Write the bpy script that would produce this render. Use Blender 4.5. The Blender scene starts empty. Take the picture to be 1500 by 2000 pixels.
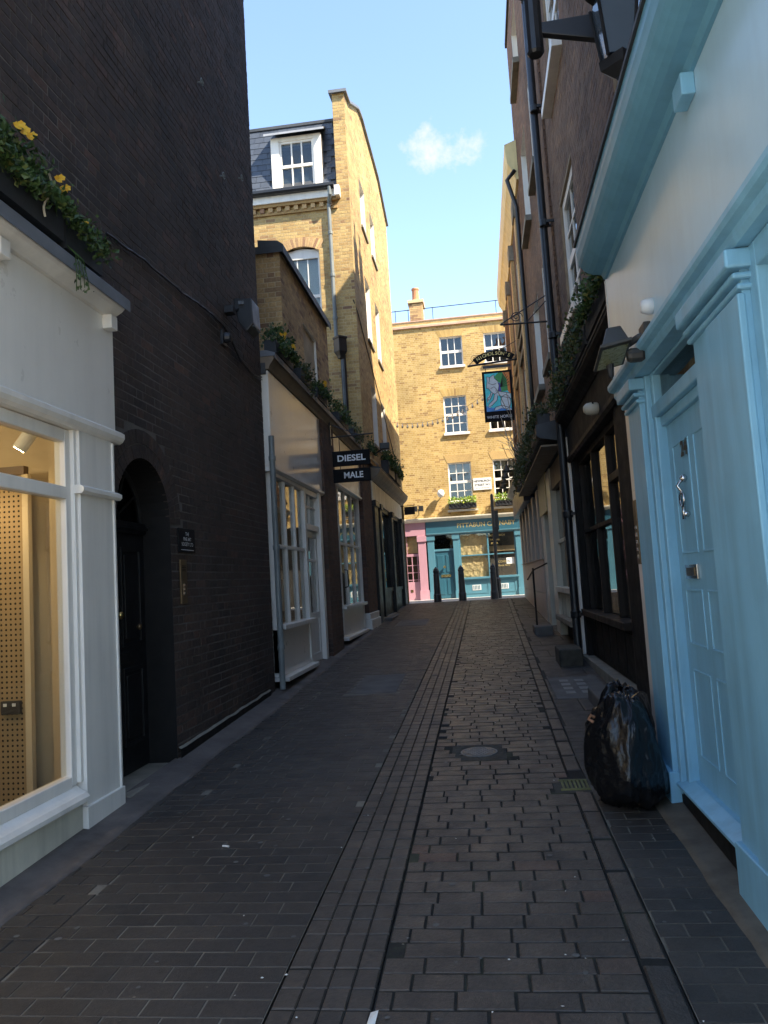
# A narrow London-style alley: brick buildings, painted shopfronts, sett paving, sunlit houses at its end.
import bpy, math, random
import numpy as np
from mathutils import Vector, Matrix, noise

random.seed(11)
RNG = np.random.default_rng(7)
R_ = math.radians
scene = bpy.context.scene
COL = scene.collection

# ------------------------------------------------------------------ camera, sky, sun, exposure
CAM_POS = Vector((0, 0, 1.6))
CAM_ROT = Matrix(((0.99016865, 0.07048696, 0.12082068),
                  (0.12652571, -0.0830325, -0.98848209),
                  (-0.05964305, 0.9940509, -0.09113459)))
cam_data = bpy.data.cameras.new('camera')
cam_data.sensor_fit = 'HORIZONTAL'; cam_data.sensor_width = 36; cam_data.lens = 36
cam_data.clip_start = 0.05; cam_data.clip_end = 2000
cam = bpy.data.objects.new('camera', cam_data); COL.objects.link(cam)
cam.matrix_world = Matrix.Translation(CAM_POS) @ CAM_ROT.to_4x4()
scene.camera = cam

SUN_EL, SUN_PHI = 48.0, 62.0          # elevation; angle from -Y towards +X
sun_dir = Vector((math.sin(R_(SUN_PHI)) * math.cos(R_(SUN_EL)), -math.cos(R_(SUN_PHI)) * math.cos(R_(SUN_EL)), math.sin(R_(SUN_EL))))
world = bpy.data.worlds.new('World'); scene.world = world; world.use_nodes = True
wn = world.node_tree.nodes; wl = world.node_tree.links; wn.clear()
w_out = wn.new('ShaderNodeOutputWorld'); w_bg = wn.new('ShaderNodeBackground')
w_sky = wn.new('ShaderNodeTexSky'); w_sky.sky_type = 'NISHITA'; w_sky.sun_disc = False
w_sky.sun_elevation = R_(SUN_EL); w_sky.sun_rotation = R_(180 - SUN_PHI)
w_sky.air_density = 1.0; w_sky.dust_density = 0.25; w_sky.ozone_density = 0.6
w_bg.inputs['Strength'].default_value = 0.15
# two small fair-weather puffs and faint wisps elsewhere
w_tc = wn.new('ShaderNodeTexCoord')
w_n1 = wn.new('ShaderNodeTexNoise'); w_n1.inputs['Scale'].default_value = 16; w_n1.inputs['Detail'].default_value = 8; w_n1.inputs['Roughness'].default_value = 0.66
wl.new(w_tc.outputs['Generated'], w_n1.inputs['Vector'])
def w_math(op, a, b=None, c=None):
    m = wn.new('ShaderNodeMath'); m.operation = op
    for i, v in enumerate((a, b, c)):
        if v is None: continue
        if isinstance(v, (int, float)): m.inputs[i].default_value = v
        else: wl.new(v, m.inputs[i])
    return m.outputs[0]
cov = None
for d0, rad in (((-0.016, 0.864, 0.503), 0.066), ((0.62, -0.35, 0.70), 0.20), ((-0.70, 0.25, 0.66), 0.16), ((-0.3, -0.8, 0.5), 0.18)):
    sb = wn.new('ShaderNodeVectorMath'); sb.operation = 'SUBTRACT'; wl.new(w_tc.outputs['Generated'], sb.inputs[0]); sb.inputs[1].default_value = d0
    sc_ = wn.new('ShaderNodeVectorMath'); sc_.operation = 'MULTIPLY'; wl.new(sb.outputs[0], sc_.inputs[0]); sc_.inputs[1].default_value = (1, 1.2, 1.6)
    ln = wn.new('ShaderNodeVectorMath'); ln.operation = 'LENGTH'; wl.new(sc_.outputs[0], ln.inputs[0])
    f = w_math('SUBTRACT', 1.0, w_math('DIVIDE', ln.outputs['Value'], rad)); f = w_math('MAXIMUM', f, 0.0)
    cov = f if cov is None else w_math('MAXIMUM', cov, f)
dens = w_math('ADD', w_math('MULTIPLY', w_n1.outputs['Fac'], 3.2), w_math('MULTIPLY', cov, 1.25)); dens = w_math('MAXIMUM', w_math('SUBTRACT', dens, 2.05), 0.0)
fac = w_math('MINIMUM', w_math('MULTIPLY', w_math('MULTIPLY', dens, 1.3), w_math('MINIMUM', w_math('MULTIPLY', cov, 4.0), 1.0)), 0.85)
w_mix = wn.new('ShaderNodeMixRGB'); w_mix.inputs['Color2'].default_value = (2.3, 2.3, 2.3, 1)
wl.new(fac, w_mix.inputs['Fac']); wl.new(w_sky.outputs['Color'], w_mix.inputs['Color1']); wl.new(w_mix.outputs['Color'], w_bg.inputs['Color'])
wl.new(w_bg.outputs['Background'], w_out.inputs['Surface'])
sun_data = bpy.data.lights.new('sun', 'SUN'); sun_data.energy = 4.5; sun_data.angle = R_(0.5); sun_data.color = (1.0, 0.90, 0.74)
sun = bpy.data.objects.new('sun', sun_data); COL.objects.link(sun)
sun.rotation_euler = (-sun_dir).to_track_quat('-Z', 'Y').to_euler()
vs = scene.view_settings
vs.view_transform = 'Standard'; vs.look = 'None'; vs.gamma = 1.0; vs.use_curve_mapping = False; vs.exposure = 1.68
scene.cycles.max_bounces = 8; scene.cycles.diffuse_bounces = 4; scene.cycles.glossy_bounces = 4; scene.cycles.transparent_max_bounces = 12
scene.cycles.use_denoising = True

# ------------------------------------------------------------------ materials
MATS = {}
def _new(name):
    m = bpy.data.materials.new(name); m.use_nodes = True; MATS[name] = m
    return m, m.node_tree.nodes, m.node_tree.links, m.node_tree.nodes['Principled BSDF']
def _noise(n, l, scale, detail=4, rough=0.55, vec=None):
    t = n.new('ShaderNodeTexNoise'); t.inputs['Scale'].default_value = scale; t.inputs['Detail'].default_value = detail; t.inputs['Roughness'].default_value = rough
    if vec is not None: l.new(vec, t.inputs['Vector'])
    return t.outputs['Fac']
def _ramp(n, l, fac, stops, interp='LINEAR'):
    r = n.new('ShaderNodeValToRGB'); r.color_ramp.interpolation = interp
    e = r.color_ramp.elements
    while len(e) < len(stops): e.new(0.5)
    for el, (p, c) in zip(e, stops):
        el.position = p; el.color = (*c, 1) if len(c) == 3 else c
    l.new(fac, r.inputs['Fac']); return r.outputs['Color']
def _mul(n, l, a, b, fac=1.0, kind='MULTIPLY'):
    x = n.new('ShaderNodeMixRGB'); x.blend_type = kind; x.inputs['Fac'].default_value = fac
    for s, v in ((x.inputs['Color1'], a), (x.inputs['Color2'], b)):
        if isinstance(v, tuple): s.default_value = (*v, 1)
        else: l.new(v, s)
    return x.outputs['Color']
def _bump(n, l, b, h, strength, dist):
    x = n.new('ShaderNodeBump'); x.inputs['Strength'].default_value = strength; x.inputs['Distance'].default_value = dist
    l.new(h, x.inputs['Height']); l.new(x.outputs['Normal'], b.inputs['Normal'])
def _pos(n): return n.new('ShaderNodeNewGeometry').outputs['Position']

def mat(name, col, rough=0.5, metal=0.0, var=0.12, scale=3.0, bump=0.15, bscale=90, coat=0.0, rvar=0.1, streak=0.0, dist=0.002, spec=0.5, brush=0.0):
    m, n, l, b = _new(name); p = _pos(n)
    g = lambda k: (k, k, k)
    c = _ramp(n, l, _noise(n, l, scale, 5, 0.6, p), [(0.3, g(1 - var)), (0.7, g(1 + var))])
    base = _mul(n, l, tuple(col), c)
    if streak:
        mp = n.new('ShaderNodeMapping'); mp.inputs['Scale'].default_value = (9, 9, 0.7); l.new(p, mp.inputs['Vector'])
        s = _ramp(n, l, _noise(n, l, 1.0, 4, 0.6, mp.outputs['Vector']), [(0.42, g(1)), (0.75, g(1 - streak))])
        base = _mul(n, l, base, s)
    l.new(base, b.inputs['Base Color'])
    b.inputs['Metallic'].default_value = metal; b.inputs['Specular IOR Level'].default_value = spec
    if rvar:
        r = _ramp(n, l, _noise(n, l, scale * 2.3, 4, 0.6, p), [(0.3, g(max(0.02, rough - rvar))), (0.7, g(min(1, rough + rvar)))])
        l.new(r, b.inputs['Roughness'])
    else: b.inputs['Roughness'].default_value = rough
    if coat: b.inputs['Coat Weight'].default_value = coat; b.inputs['Coat Roughness'].default_value = 0.12
    if brush:
        mq = n.new('ShaderNodeMapping'); mq.inputs['Scale'].default_value = (170, 170, 5); l.new(p, mq.inputs['Vector']); _bump(n, l, b, _noise(n, l, 1.0, 4, 0.6, mq.outputs['Vector']), brush, 0.0015)
    elif bump: _bump(n, l, b, _noise(n, l, bscale, 4, 0.6, p), bump, dist)
    return m

def _tone(n, l):
    a = n.new('ShaderNodeAttribute'); a.attribute_name = 'tone'; o = n.new('ShaderNodeObjectInfo')
    s = n.new('ShaderNodeMath'); s.operation = 'ADD'; l.new(a.outputs['Fac'], s.inputs[0]); l.new(o.outputs['Random'], s.inputs[1])
    f = n.new('ShaderNodeMath'); f.operation = 'FRACT'; l.new(s.outputs[0], f.inputs[0]); return f.outputs[0]

def mat_unit(name, stops, rough=0.85, stain=(0.7, 1.15), sscale=0.9, fine=0.25, fscale=35, bump=0.5, bscale=70, dist=0.004, rvar=0.08, extra=None):
    """bricks, setts, slates: one colour per piece, weathering over them"""
    m, n, l, b = _new(name); p = _pos(n); g = lambda k: (k, k, k)
    c = _ramp(n, l, _tone(n, l), stops)
    c = _mul(n, l, c, _ramp(n, l, _noise(n, l, sscale, 6, 0.62, p), [(0.32, g(stain[0])), (0.68, g(stain[1]))]))
    c = _mul(n, l, c, _ramp(n, l, _noise(n, l, fscale, 5, 0.65, p), [(0.3, g(1 - fine)), (0.7, g(1 + fine))]))
    if extra:
        c2 = n.new('ShaderNodeMixRGB'); l.new(_ramp(n, l, _noise(n, l, extra[1], 6, 0.7, p), [(extra[2], g(0)), (extra[3], g(1))]), c2.inputs['Fac'])
        l.new(c, c2.inputs['Color1']); c2.inputs['Color2'].default_value = (*extra[0], 1); c = c2.outputs['Color']
    l.new(c, b.inputs['Base Color'])
    l.new(_ramp(n, l, _noise(n, l, 6, 4, 0.6, p), [(0.3, g(rough - rvar)), (0.7, g(min(1, rough + rvar)))]), b.inputs['Roughness'])
    _bump(n, l, b, _noise(n, l, bscale, 5, 0.65, p), bump, dist)
    return m

def mat_glass(name, tint=(0.9, 0.93, 0.92), ior=1.5, wave=0.15, rough=0.0):
    m, n, l, b = _new(name); n.remove(b); out = n['Material Output']
    t = n.new('ShaderNodeBsdfTransparent'); t.inputs['Color'].default_value = (*tint, 1)
    gl = n.new('ShaderNodeBsdfGlossy'); gl.inputs['Roughness'].default_value = rough
    lw = n.new('ShaderNodeLayerWeight'); lw.inputs['Blend'].default_value = 0.5; f0 = ((ior - 1) / (ior + 1)) ** 2
    pw = n.new('ShaderNodeMath'); pw.operation = 'POWER'; pw.inputs[1].default_value = 5.0; l.new(lw.outputs['Facing'], pw.inputs[0])
    fr = n.new('ShaderNodeMath'); fr.operation = 'MULTIPLY_ADD'; fr.inputs[1].default_value = 1 - f0; fr.inputs[2].default_value = f0; l.new(pw.outputs[0], fr.inputs[0])
    bp = n.new('ShaderNodeBump'); bp.inputs['Strength'].default_value = wave; bp.inputs['Distance'].default_value = 0.01
    l.new(_noise(n, l, 2.2, 1, 0.4, _pos(n)), bp.inputs['Height']); l.new(bp.outputs['Normal'], gl.inputs['Normal'])
    mx = n.new('ShaderNodeMixShader'); l.new(fr.outputs[0], mx.inputs['Fac']); l.new(t.outputs[0], mx.inputs[1]); l.new(gl.outputs[0], mx.inputs[2])
    l.new(mx.outputs[0], out.inputs['Surface']); return m

def mat_leaf(name, stops, rough=0.5):
    m, n, l, b = _new(name)
    c = _ramp(n, l, _tone(n, l), stops); l.new(c, b.inputs['Base Color']); b.inputs['Roughness'].default_value = rough
    out = n['Material Output']; tr = n.new('ShaderNodeBsdfTranslucent'); l.new(c, tr.inputs['Color'])
    mx = n.new('ShaderNodeMixShader'); mx.inputs['Fac'].default_value = 0.25
    l.new(b.outputs[0], mx.inputs[1]); l.new(tr.outputs[0], mx.inputs[2]); l.new(mx.outputs[0], out.inputs['Surface']); return m

def mat_emit(name, col, strength):
    m, n, l, b = _new(name); b.inputs['Base Color'].default_value = (*col, 1)
    b.inputs['Emission Color'].default_value = (*col, 1); b.inputs['Emission Strength'].default_value = strength; return m

YEL = [(0.0, (0.42, 0.27, 0.10)), (0.30, (0.48, 0.32, 0.125)), (0.62, (0.53, 0.37, 0.15)), (0.80, (0.35, 0.21, 0.08)), (0.93, (0.45, 0.29, 0.115)), (1.0, (0.22, 0.115, 0.065))]
mat_unit('stock_brick', YEL, stain=(0.72, 1.12), bump=0.6)
mat('stock_mortar', (0.44, 0.33, 0.17), 0.95, var=0.3, scale=1.0, bump=0.4)
mat_unit('far_brick', [(0.0, (0.42, 0.27, 0.085)), (0.35, (0.50, 0.335, 0.115)), (0.7, (0.54, 0.375, 0.14)), (0.88, (0.40, 0.25, 0.08)), (1.0, (0.28, 0.165, 0.06))], stain=(0.74, 1.12), sscale=0.7, fine=0.15, bump=0.5)
mat('far_mortar', (0.60, 0.47, 0.26), 0.95, var=0.2, scale=0.8, bump=0.3)
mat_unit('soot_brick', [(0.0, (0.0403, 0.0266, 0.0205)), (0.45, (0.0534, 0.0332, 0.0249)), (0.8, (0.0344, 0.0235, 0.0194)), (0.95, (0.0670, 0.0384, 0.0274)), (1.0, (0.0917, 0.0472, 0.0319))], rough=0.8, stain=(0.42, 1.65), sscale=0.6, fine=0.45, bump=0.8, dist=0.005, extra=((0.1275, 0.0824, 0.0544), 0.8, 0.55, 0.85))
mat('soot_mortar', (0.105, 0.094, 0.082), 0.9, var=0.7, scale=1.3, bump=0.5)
mat_unit('brown_brick', [(0.0, (0.1487, 0.0832, 0.0527)), (0.5, (0.1922, 0.1057, 0.0640)), (0.8, (0.1239, 0.0720, 0.0489)), (1.0, (0.2417, 0.1349, 0.0753))], stain=(0.65, 1.2), bump=0.6)
mat('brown_mortar', (0.2534, 0.1836, 0.1171), 0.95, var=0.3, bump=0.4)
mat_unit('dull_brick', [(0.0, (0.4933, 0.3132, 0.1478)), (0.5, (0.6212, 0.4088, 0.1849)), (0.85, (0.3654, 0.2262, 0.1183)), (1.0, (0.2923, 0.1566, 0.0887))], stain=(0.6, 1.15), bump=0.6)
mat('dull_mortar', (0.4502, 0.3494, 0.2173), 0.95, var=0.25, bump=0.4)
mat_unit('red_brick', [(0.0, (0.10, 0.055, 0.04)), (0.6, (0.14, 0.075, 0.05)), (1.0, (0.07, 0.045, 0.036))], stain=(0.6, 1.2), bump=0.6)
mat('red_mortar', (0.10, 0.078, 0.062), 0.95, var=0.3, bump=0.4)
mat_unit('sett', [(0.0, (0.0538, 0.0401, 0.0296)), (0.4, (0.0722, 0.0532, 0.0379)), (0.75, (0.0440, 0.0346, 0.0266)), (0.93, (0.0826, 0.0602, 0.0426)), (1.0, (0.0855, 0.0442, 0.0285))],
         rough=0.46, stain=(0.6, 1.32), sscale=1.3, fine=0.3, fscale=50, bump=0.9, bscale=45, dist=0.006, rvar=0.12, extra=((0.1012, 0.0865, 0.0680), 1.9, 0.56, 0.95))
mat_unit('block_paver', [(0.0, (0.0388, 0.0310, 0.0245)), (0.5, (0.0482, 0.0379, 0.0290)), (1.0, (0.0328, 0.0271, 0.0223))],
         rough=0.58, stain=(0.62, 1.32), sscale=1.1, fine=0.25, fscale=60, bump=0.6, bscale=110, dist=0.003, rvar=0.1, extra=((0.0759, 0.0653, 0.0522), 1.4, 0.55, 0.95))
mat_unit('channel_sett', [(0.0, (0.0528, 0.0407, 0.0302)), (0.5, (0.0657, 0.0501, 0.0368)), (1.0, (0.0438, 0.0353, 0.0270))], rough=0.5, stain=(0.75, 1.2), bump=0.7, bscale=60, rvar=0.1)
mat('joint_dark', (0.022, 0.022, 0.018), 0.95, var=0.4, scale=5, bump=0.6)
mat_unit('joint_mix', [(0, (0.011, 0.010, 0.008)), (1, (0.013, 0.012, 0.009))], rough=0.95, stain=(0.5, 1.5), sscale=2.2, bump=0.6, extra=((0.060, 0.062, 0.034), 1.6, 0.54, 0.68))
mat('joint_sand', (0.1548, 0.1368, 0.1070), 0.95, var=0.5, scale=2.5, bump=0.5)
mat('asphalt', (0.05, 0.05, 0.05), 0.85, var=0.2, bump=0.6, bscale=60)
mat('concrete', (0.1155, 0.1036, 0.0903), 0.82, var=0.35, scale=2.5, bump=0.5, bscale=40, dist=0.004)
mat('haunch', (0.1003, 0.0824, 0.0710), 0.8, var=0.45, scale=3, bump=0.6, bscale=30, dist=0.006)
mat('york_stone', (0.20, 0.18, 0.14), 0.78, var=0.3, scale=4, bump=0.5, bscale=35, dist=0.004)
mat('foot_stone', (0.10, 0.082, 0.06), 0.8, var=0.35, scale=5, bump=0.5, bscale=35, dist=0.004)
mat('moss_stone', (0.0510, 0.0450, 0.0330), 0.85, var=0.5, scale=6, bump=0.8, bscale=25, dist=0.008)
mat('lens_glass', (0.20, 0.19, 0.17), 0.5, var=0.2, bump=0.2)
mat('pale_street', (0.42, 0.40, 0.36), 0.8, var=0.15, bump=0.3)
mat('white_paint', (0.78, 0.735, 0.66), 0.42, var=0.04, bump=0.06, bscale=25, coat=0.1, rvar=0.04, streak=0.13, brush=0.30)
mat('white_gloss', (0.78, 0.735, 0.66), 0.30, var=0.03, bump=0.0, coat=0.4, rvar=0.03, streak=0.05)
mat('cream_paint', (0.60, 0.55, 0.43), 0.4, var=0.08, bump=0.12, bscale=25, coat=0.2, streak=0.18)
mat('dirty_cream', (0.6000, 0.5640, 0.4560), 0.5, var=0.15, bump=0.2, bscale=25, streak=0.3)
mat('cornice_cream', (0.74, 0.60, 0.30), 0.6, var=0.1, bump=0.15, streak=0.15)
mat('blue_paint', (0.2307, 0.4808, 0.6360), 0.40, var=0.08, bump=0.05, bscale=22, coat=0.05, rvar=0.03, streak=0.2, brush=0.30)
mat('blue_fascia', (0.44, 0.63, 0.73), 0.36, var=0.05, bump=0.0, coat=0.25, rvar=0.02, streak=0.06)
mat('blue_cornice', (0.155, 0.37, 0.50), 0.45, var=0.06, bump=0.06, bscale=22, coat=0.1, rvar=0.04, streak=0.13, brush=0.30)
mat('black_gloss', (0.010, 0.010, 0.011), 0.42, var=0.2, bump=0.1, bscale=20, spec=0.35)
mat('black_satin', (0.012, 0.011, 0.010), 0.7, var=0.3, bump=0.2, bscale=25, spec=0.2)
mat('brown_wood', (0.022, 0.016, 0.012), 0.6, var=0.25, bump=0.3, bscale=40, spec=0.25)
mat('lead', (0.13, 0.14, 0.155), 0.55, 0.0, var=0.25, bump=0.3, bscale=15, dist=0.004)
mat('sunlit_lead', (0.34, 0.35, 0.37), 0.5, var=0.15, bump=0.2, bscale=15)  # lighter copy of lead: sun on the dormer roof put into the colour
mat('dark_lead', (0.045, 0.048, 0.052), 0.6, var=0.3, bump=0.3, bscale=15, dist=0.004)
mat_unit('slate', [(0, (0.050, 0.060, 0.078)), (0.5, (0.062, 0.072, 0.09)), (1, (0.042, 0.05, 0.065))], rough=0.5, stain=(0.8, 1.15), fine=0.15, bump=0.4)
mat('iron', (0.016, 0.016, 0.017), 0.42, 0.0, var=0.3, bump=0.3, bscale=60, coat=0.1)
mat('grey_pipe', (0.1800, 0.1980, 0.1920), 0.5, var=0.15, bump=0.2, streak=0.3)
mat('dark_plastic', (0.02, 0.021, 0.024), 0.4, var=0.15, bump=0.05)
mat('lamp_grey', (0.0440, 0.0416, 0.0360), 0.5, var=0.2, bump=0.2)
mat('cast_cover', (0.075, 0.075, 0.075), 0.5, 0.3, var=0.3, scale=8, bump=0.5, bscale=80)
mat('chewing_gum', (0.12, 0.115, 0.105), 0.7, var=0.3, scale=9, bump=0.2)
mat('lid_iron', (0.14, 0.14, 0.135), 0.55, 0.0, var=0.3, scale=12, bump=0.4, bscale=90)
mat('moss_cover', (0.15, 0.145, 0.055), 0.8, 0.0, var=0.4, scale=9, bump=0.5, bscale=60)
mat('brass', (0.55, 0.40, 0.16), 0.3, 1.0, var=0.2, bump=0.1)
mat('old_brass', (0.16, 0.11, 0.06), 0.4, 0.8, var=0.3, bump=0.2)
mat('chrome', (0.55, 0.55, 0.55), 0.2, 1.0, var=0.1, bump=0.05)
mat('terracotta', (0.48, 0.20, 0.09), 0.8, var=0.2, bump=0.3)
mat('pink_stone', (0.50, 0.32, 0.22), 0.8, var=0.2, bump=0.3)
mat('pink_paint', (0.46, 0.245, 0.29), 0.45, var=0.05, bump=0.1)
mat('teal_paint', (0.075, 0.20, 0.255), 0.4, var=0.06, bump=0.08, coat=0.15)
mat('teal_dark', (0.024, 0.10, 0.14), 0.4, var=0.06, bump=0.08, coat=0.15)
mat('gold_leaf', (0.55, 0.42, 0.17), 0.4, 0.6, var=0.1, bump=0.05)
mat('sign_white', (0.75, 0.75, 0.72), 0.45, var=0.05, bump=0.05)
mat('sign_ink', (0.03, 0.03, 0.035), 0.5, var=0.05, bump=0)
mat('sign_black', (0.008, 0.008, 0.009), 0.75, var=0.1, bump=0.05, spec=0.2)
mat('sign_letter', (0.78, 0.78, 0.78), 0.5, var=0.05, bump=0)
mat('interior_beige', (0.62, 0.50, 0.33), 0.8, var=0.03, bump=0.1)
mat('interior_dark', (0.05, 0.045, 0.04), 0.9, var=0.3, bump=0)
mat('interior_warm', (0.34, 0.25, 0.15), 0.8, var=0.3, scale=1.2, bump=0)
mat('interior_floor', (0.12, 0.075, 0.045), 0.5, var=0.2, bump=0.1)
mat('interior_orange', (0.50, 0.14, 0.05), 0.6, var=0.1, bump=0)
mat('interior_teal', (0.14, 0.33, 0.36), 0.6, var=0.1, bump=0)
mat('pegboard', (0.36, 0.25, 0.13), 0.65, var=0.06, bump=0.1)
mat('hole_shade', (0.012, 0.008, 0.005), 0.9, var=0, bump=0, rvar=0)
mat('brown_paper', (0.62, 0.46, 0.25), 0.8, var=0.15, scale=6, bump=0.9, bscale=9, dist=0.05)
mat('blind', (0.55, 0.52, 0.46), 0.8, var=0.05, bump=0.1)
mat('trough', (0.022, 0.024, 0.027), 0.6, var=0.2, bump=0.2)
mat('soil', (0.02, 0.014, 0.01), 0.95, var=0.3, bump=0.5)

mat('tie_tape', (0.35, 0.16, 0.08), 0.5, var=0.1, bump=0)
mat('butt_paper', (0.7, 0.68, 0.62), 0.8, var=0.1, bump=0)
mat('tile_cream', (0.42, 0.37, 0.30), 0.5, var=0.08, bump=0.1, rvar=0.05)
mat('navy_paint', (0.02, 0.035, 0.09), 0.4, var=0.1, bump=0.1)
mat('tan_wood', (0.20, 0.15, 0.10), 0.6, var=0.2, bump=0.2)
mat('lamp_glass', (0.2520, 0.2520, 0.1320), 0.3, var=0.2, scale=20, bump=0.2)
mat('pale_glass', (0.0875, 0.1150, 0.1450), 0.15, var=0.05, bump=0.05)
mat('bulb', (0.8, 0.75, 0.65), 0.2, var=0, bump=0)
def mat_bag():
    m, n, l, b = _new('bag_plastic'); p = _pos(n); b.inputs['Base Color'].default_value = (0.007, 0.007, 0.008, 1); b.inputs['Roughness'].default_value = 0.22
    mp = n.new('ShaderNodeMapping'); mp.inputs['Rotation'].default_value = (0.5, 0.3, 0.9); mp.inputs['Scale'].default_value = (60, 14, 28); l.new(p, mp.inputs['Vector'])
    _bump(n, l, b, _noise(n, l, 1.0, 3, 0.55, mp.outputs['Vector']), 0.6, 0.012)
mat_bag()
mat_glass('glass'); mat_glass('old_glass', (0.75, 0.8, 0.8), 1.65, 0.5); mat_glass('dark_glass', (0.35, 0.38, 0.38), 1.5, 0.4)
mat_glass('shop_glass', (0.92, 0.93, 0.9), 1.5, 0.12)
mat_leaf('leaf', [(0, (0.022, 0.045, 0.014)), (0.5, (0.04, 0.085, 0.02)), (0.85, (0.075, 0.12, 0.03)), (1, (0.15, 0.15, 0.035))])
mat_leaf('ivy', [(0, (0.03, 0.045, 0.015)), (0.5, (0.055, 0.08, 0.024)), (0.85, (0.10, 0.11, 0.035)), (1, (0.15, 0.09, 0.04))])
mat_leaf('bright_leaf', [(0, (0.12, 0.22, 0.03)), (0.6, (0.25, 0.38, 0.04)), (1, (0.5, 0.5, 0.05))])
mat_leaf('petal_yellow', [(0, (0.75, 0.36, 0.01)), (1, (0.8, 0.5, 0.03))])
mat_leaf('petal_orange', [(0, (0.65, 0.12, 0.06)), (1, (0.75, 0.25, 0.12))])
mat('dry_stem', (0.42, 0.36, 0.26), 0.8, var=0.2, bump=0)
HS = [('horse_sky', (0.08, 0.78, 0.85)), ('horse_pale', (0.74, 0.82, 0.85)), ('horse_green', (0.04, 0.34, 0.07)), ('horse_orange', (0.85, 0.26, 0.03)), ('horse_blue', (0.08, 0.32, 0.8)), ('horse_violet', (0.10, 0.08, 0.5))]
for k_, c_ in HS: mat(k_, c_, 0.35, var=0.12, scale=12, bump=0.05)
mat_emit('spot_lens', (1.0, 0.72, 0.35), 30.0)

# ------------------------------------------------------------------ helpers
def M(x): return MATS[x] if isinstance(x, str) else x
def place(o, parent=None):
    COL.objects.link(o)
    if parent is not None:
        o.parent = parent
        if parent.type == 'EMPTY': o.matrix_parent_inverse = Matrix.Translation(-parent.location)
    return o
def tag(o, label=None, cat=None, group=None, kind=None):
    for k, v in (('label', label), ('category', cat), ('group', group), ('kind', kind)):
        if v: o[k] = v
    return o
def thing(name, label, cat, loc=(0, 0, 0), group=None):
    o = bpy.data.objects.new(name, None); o.empty_display_size = 0.1; o.location = loc; COL.objects.link(o)
    return tag(o, label, cat, group)
def link_copy(o, parent=None):
    c = o.copy(); COL.objects.link(c); c.parent = parent; return c
def copy_thing(root, loc, label=None):
    r = root.copy(); COL.objects.link(r); r.location = loc
    if label: r['label'] = label
    for ch in list(root.children):
        c = link_copy(ch, r)
        for g in list(ch.children): link_copy(g, c)
    return r

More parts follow.
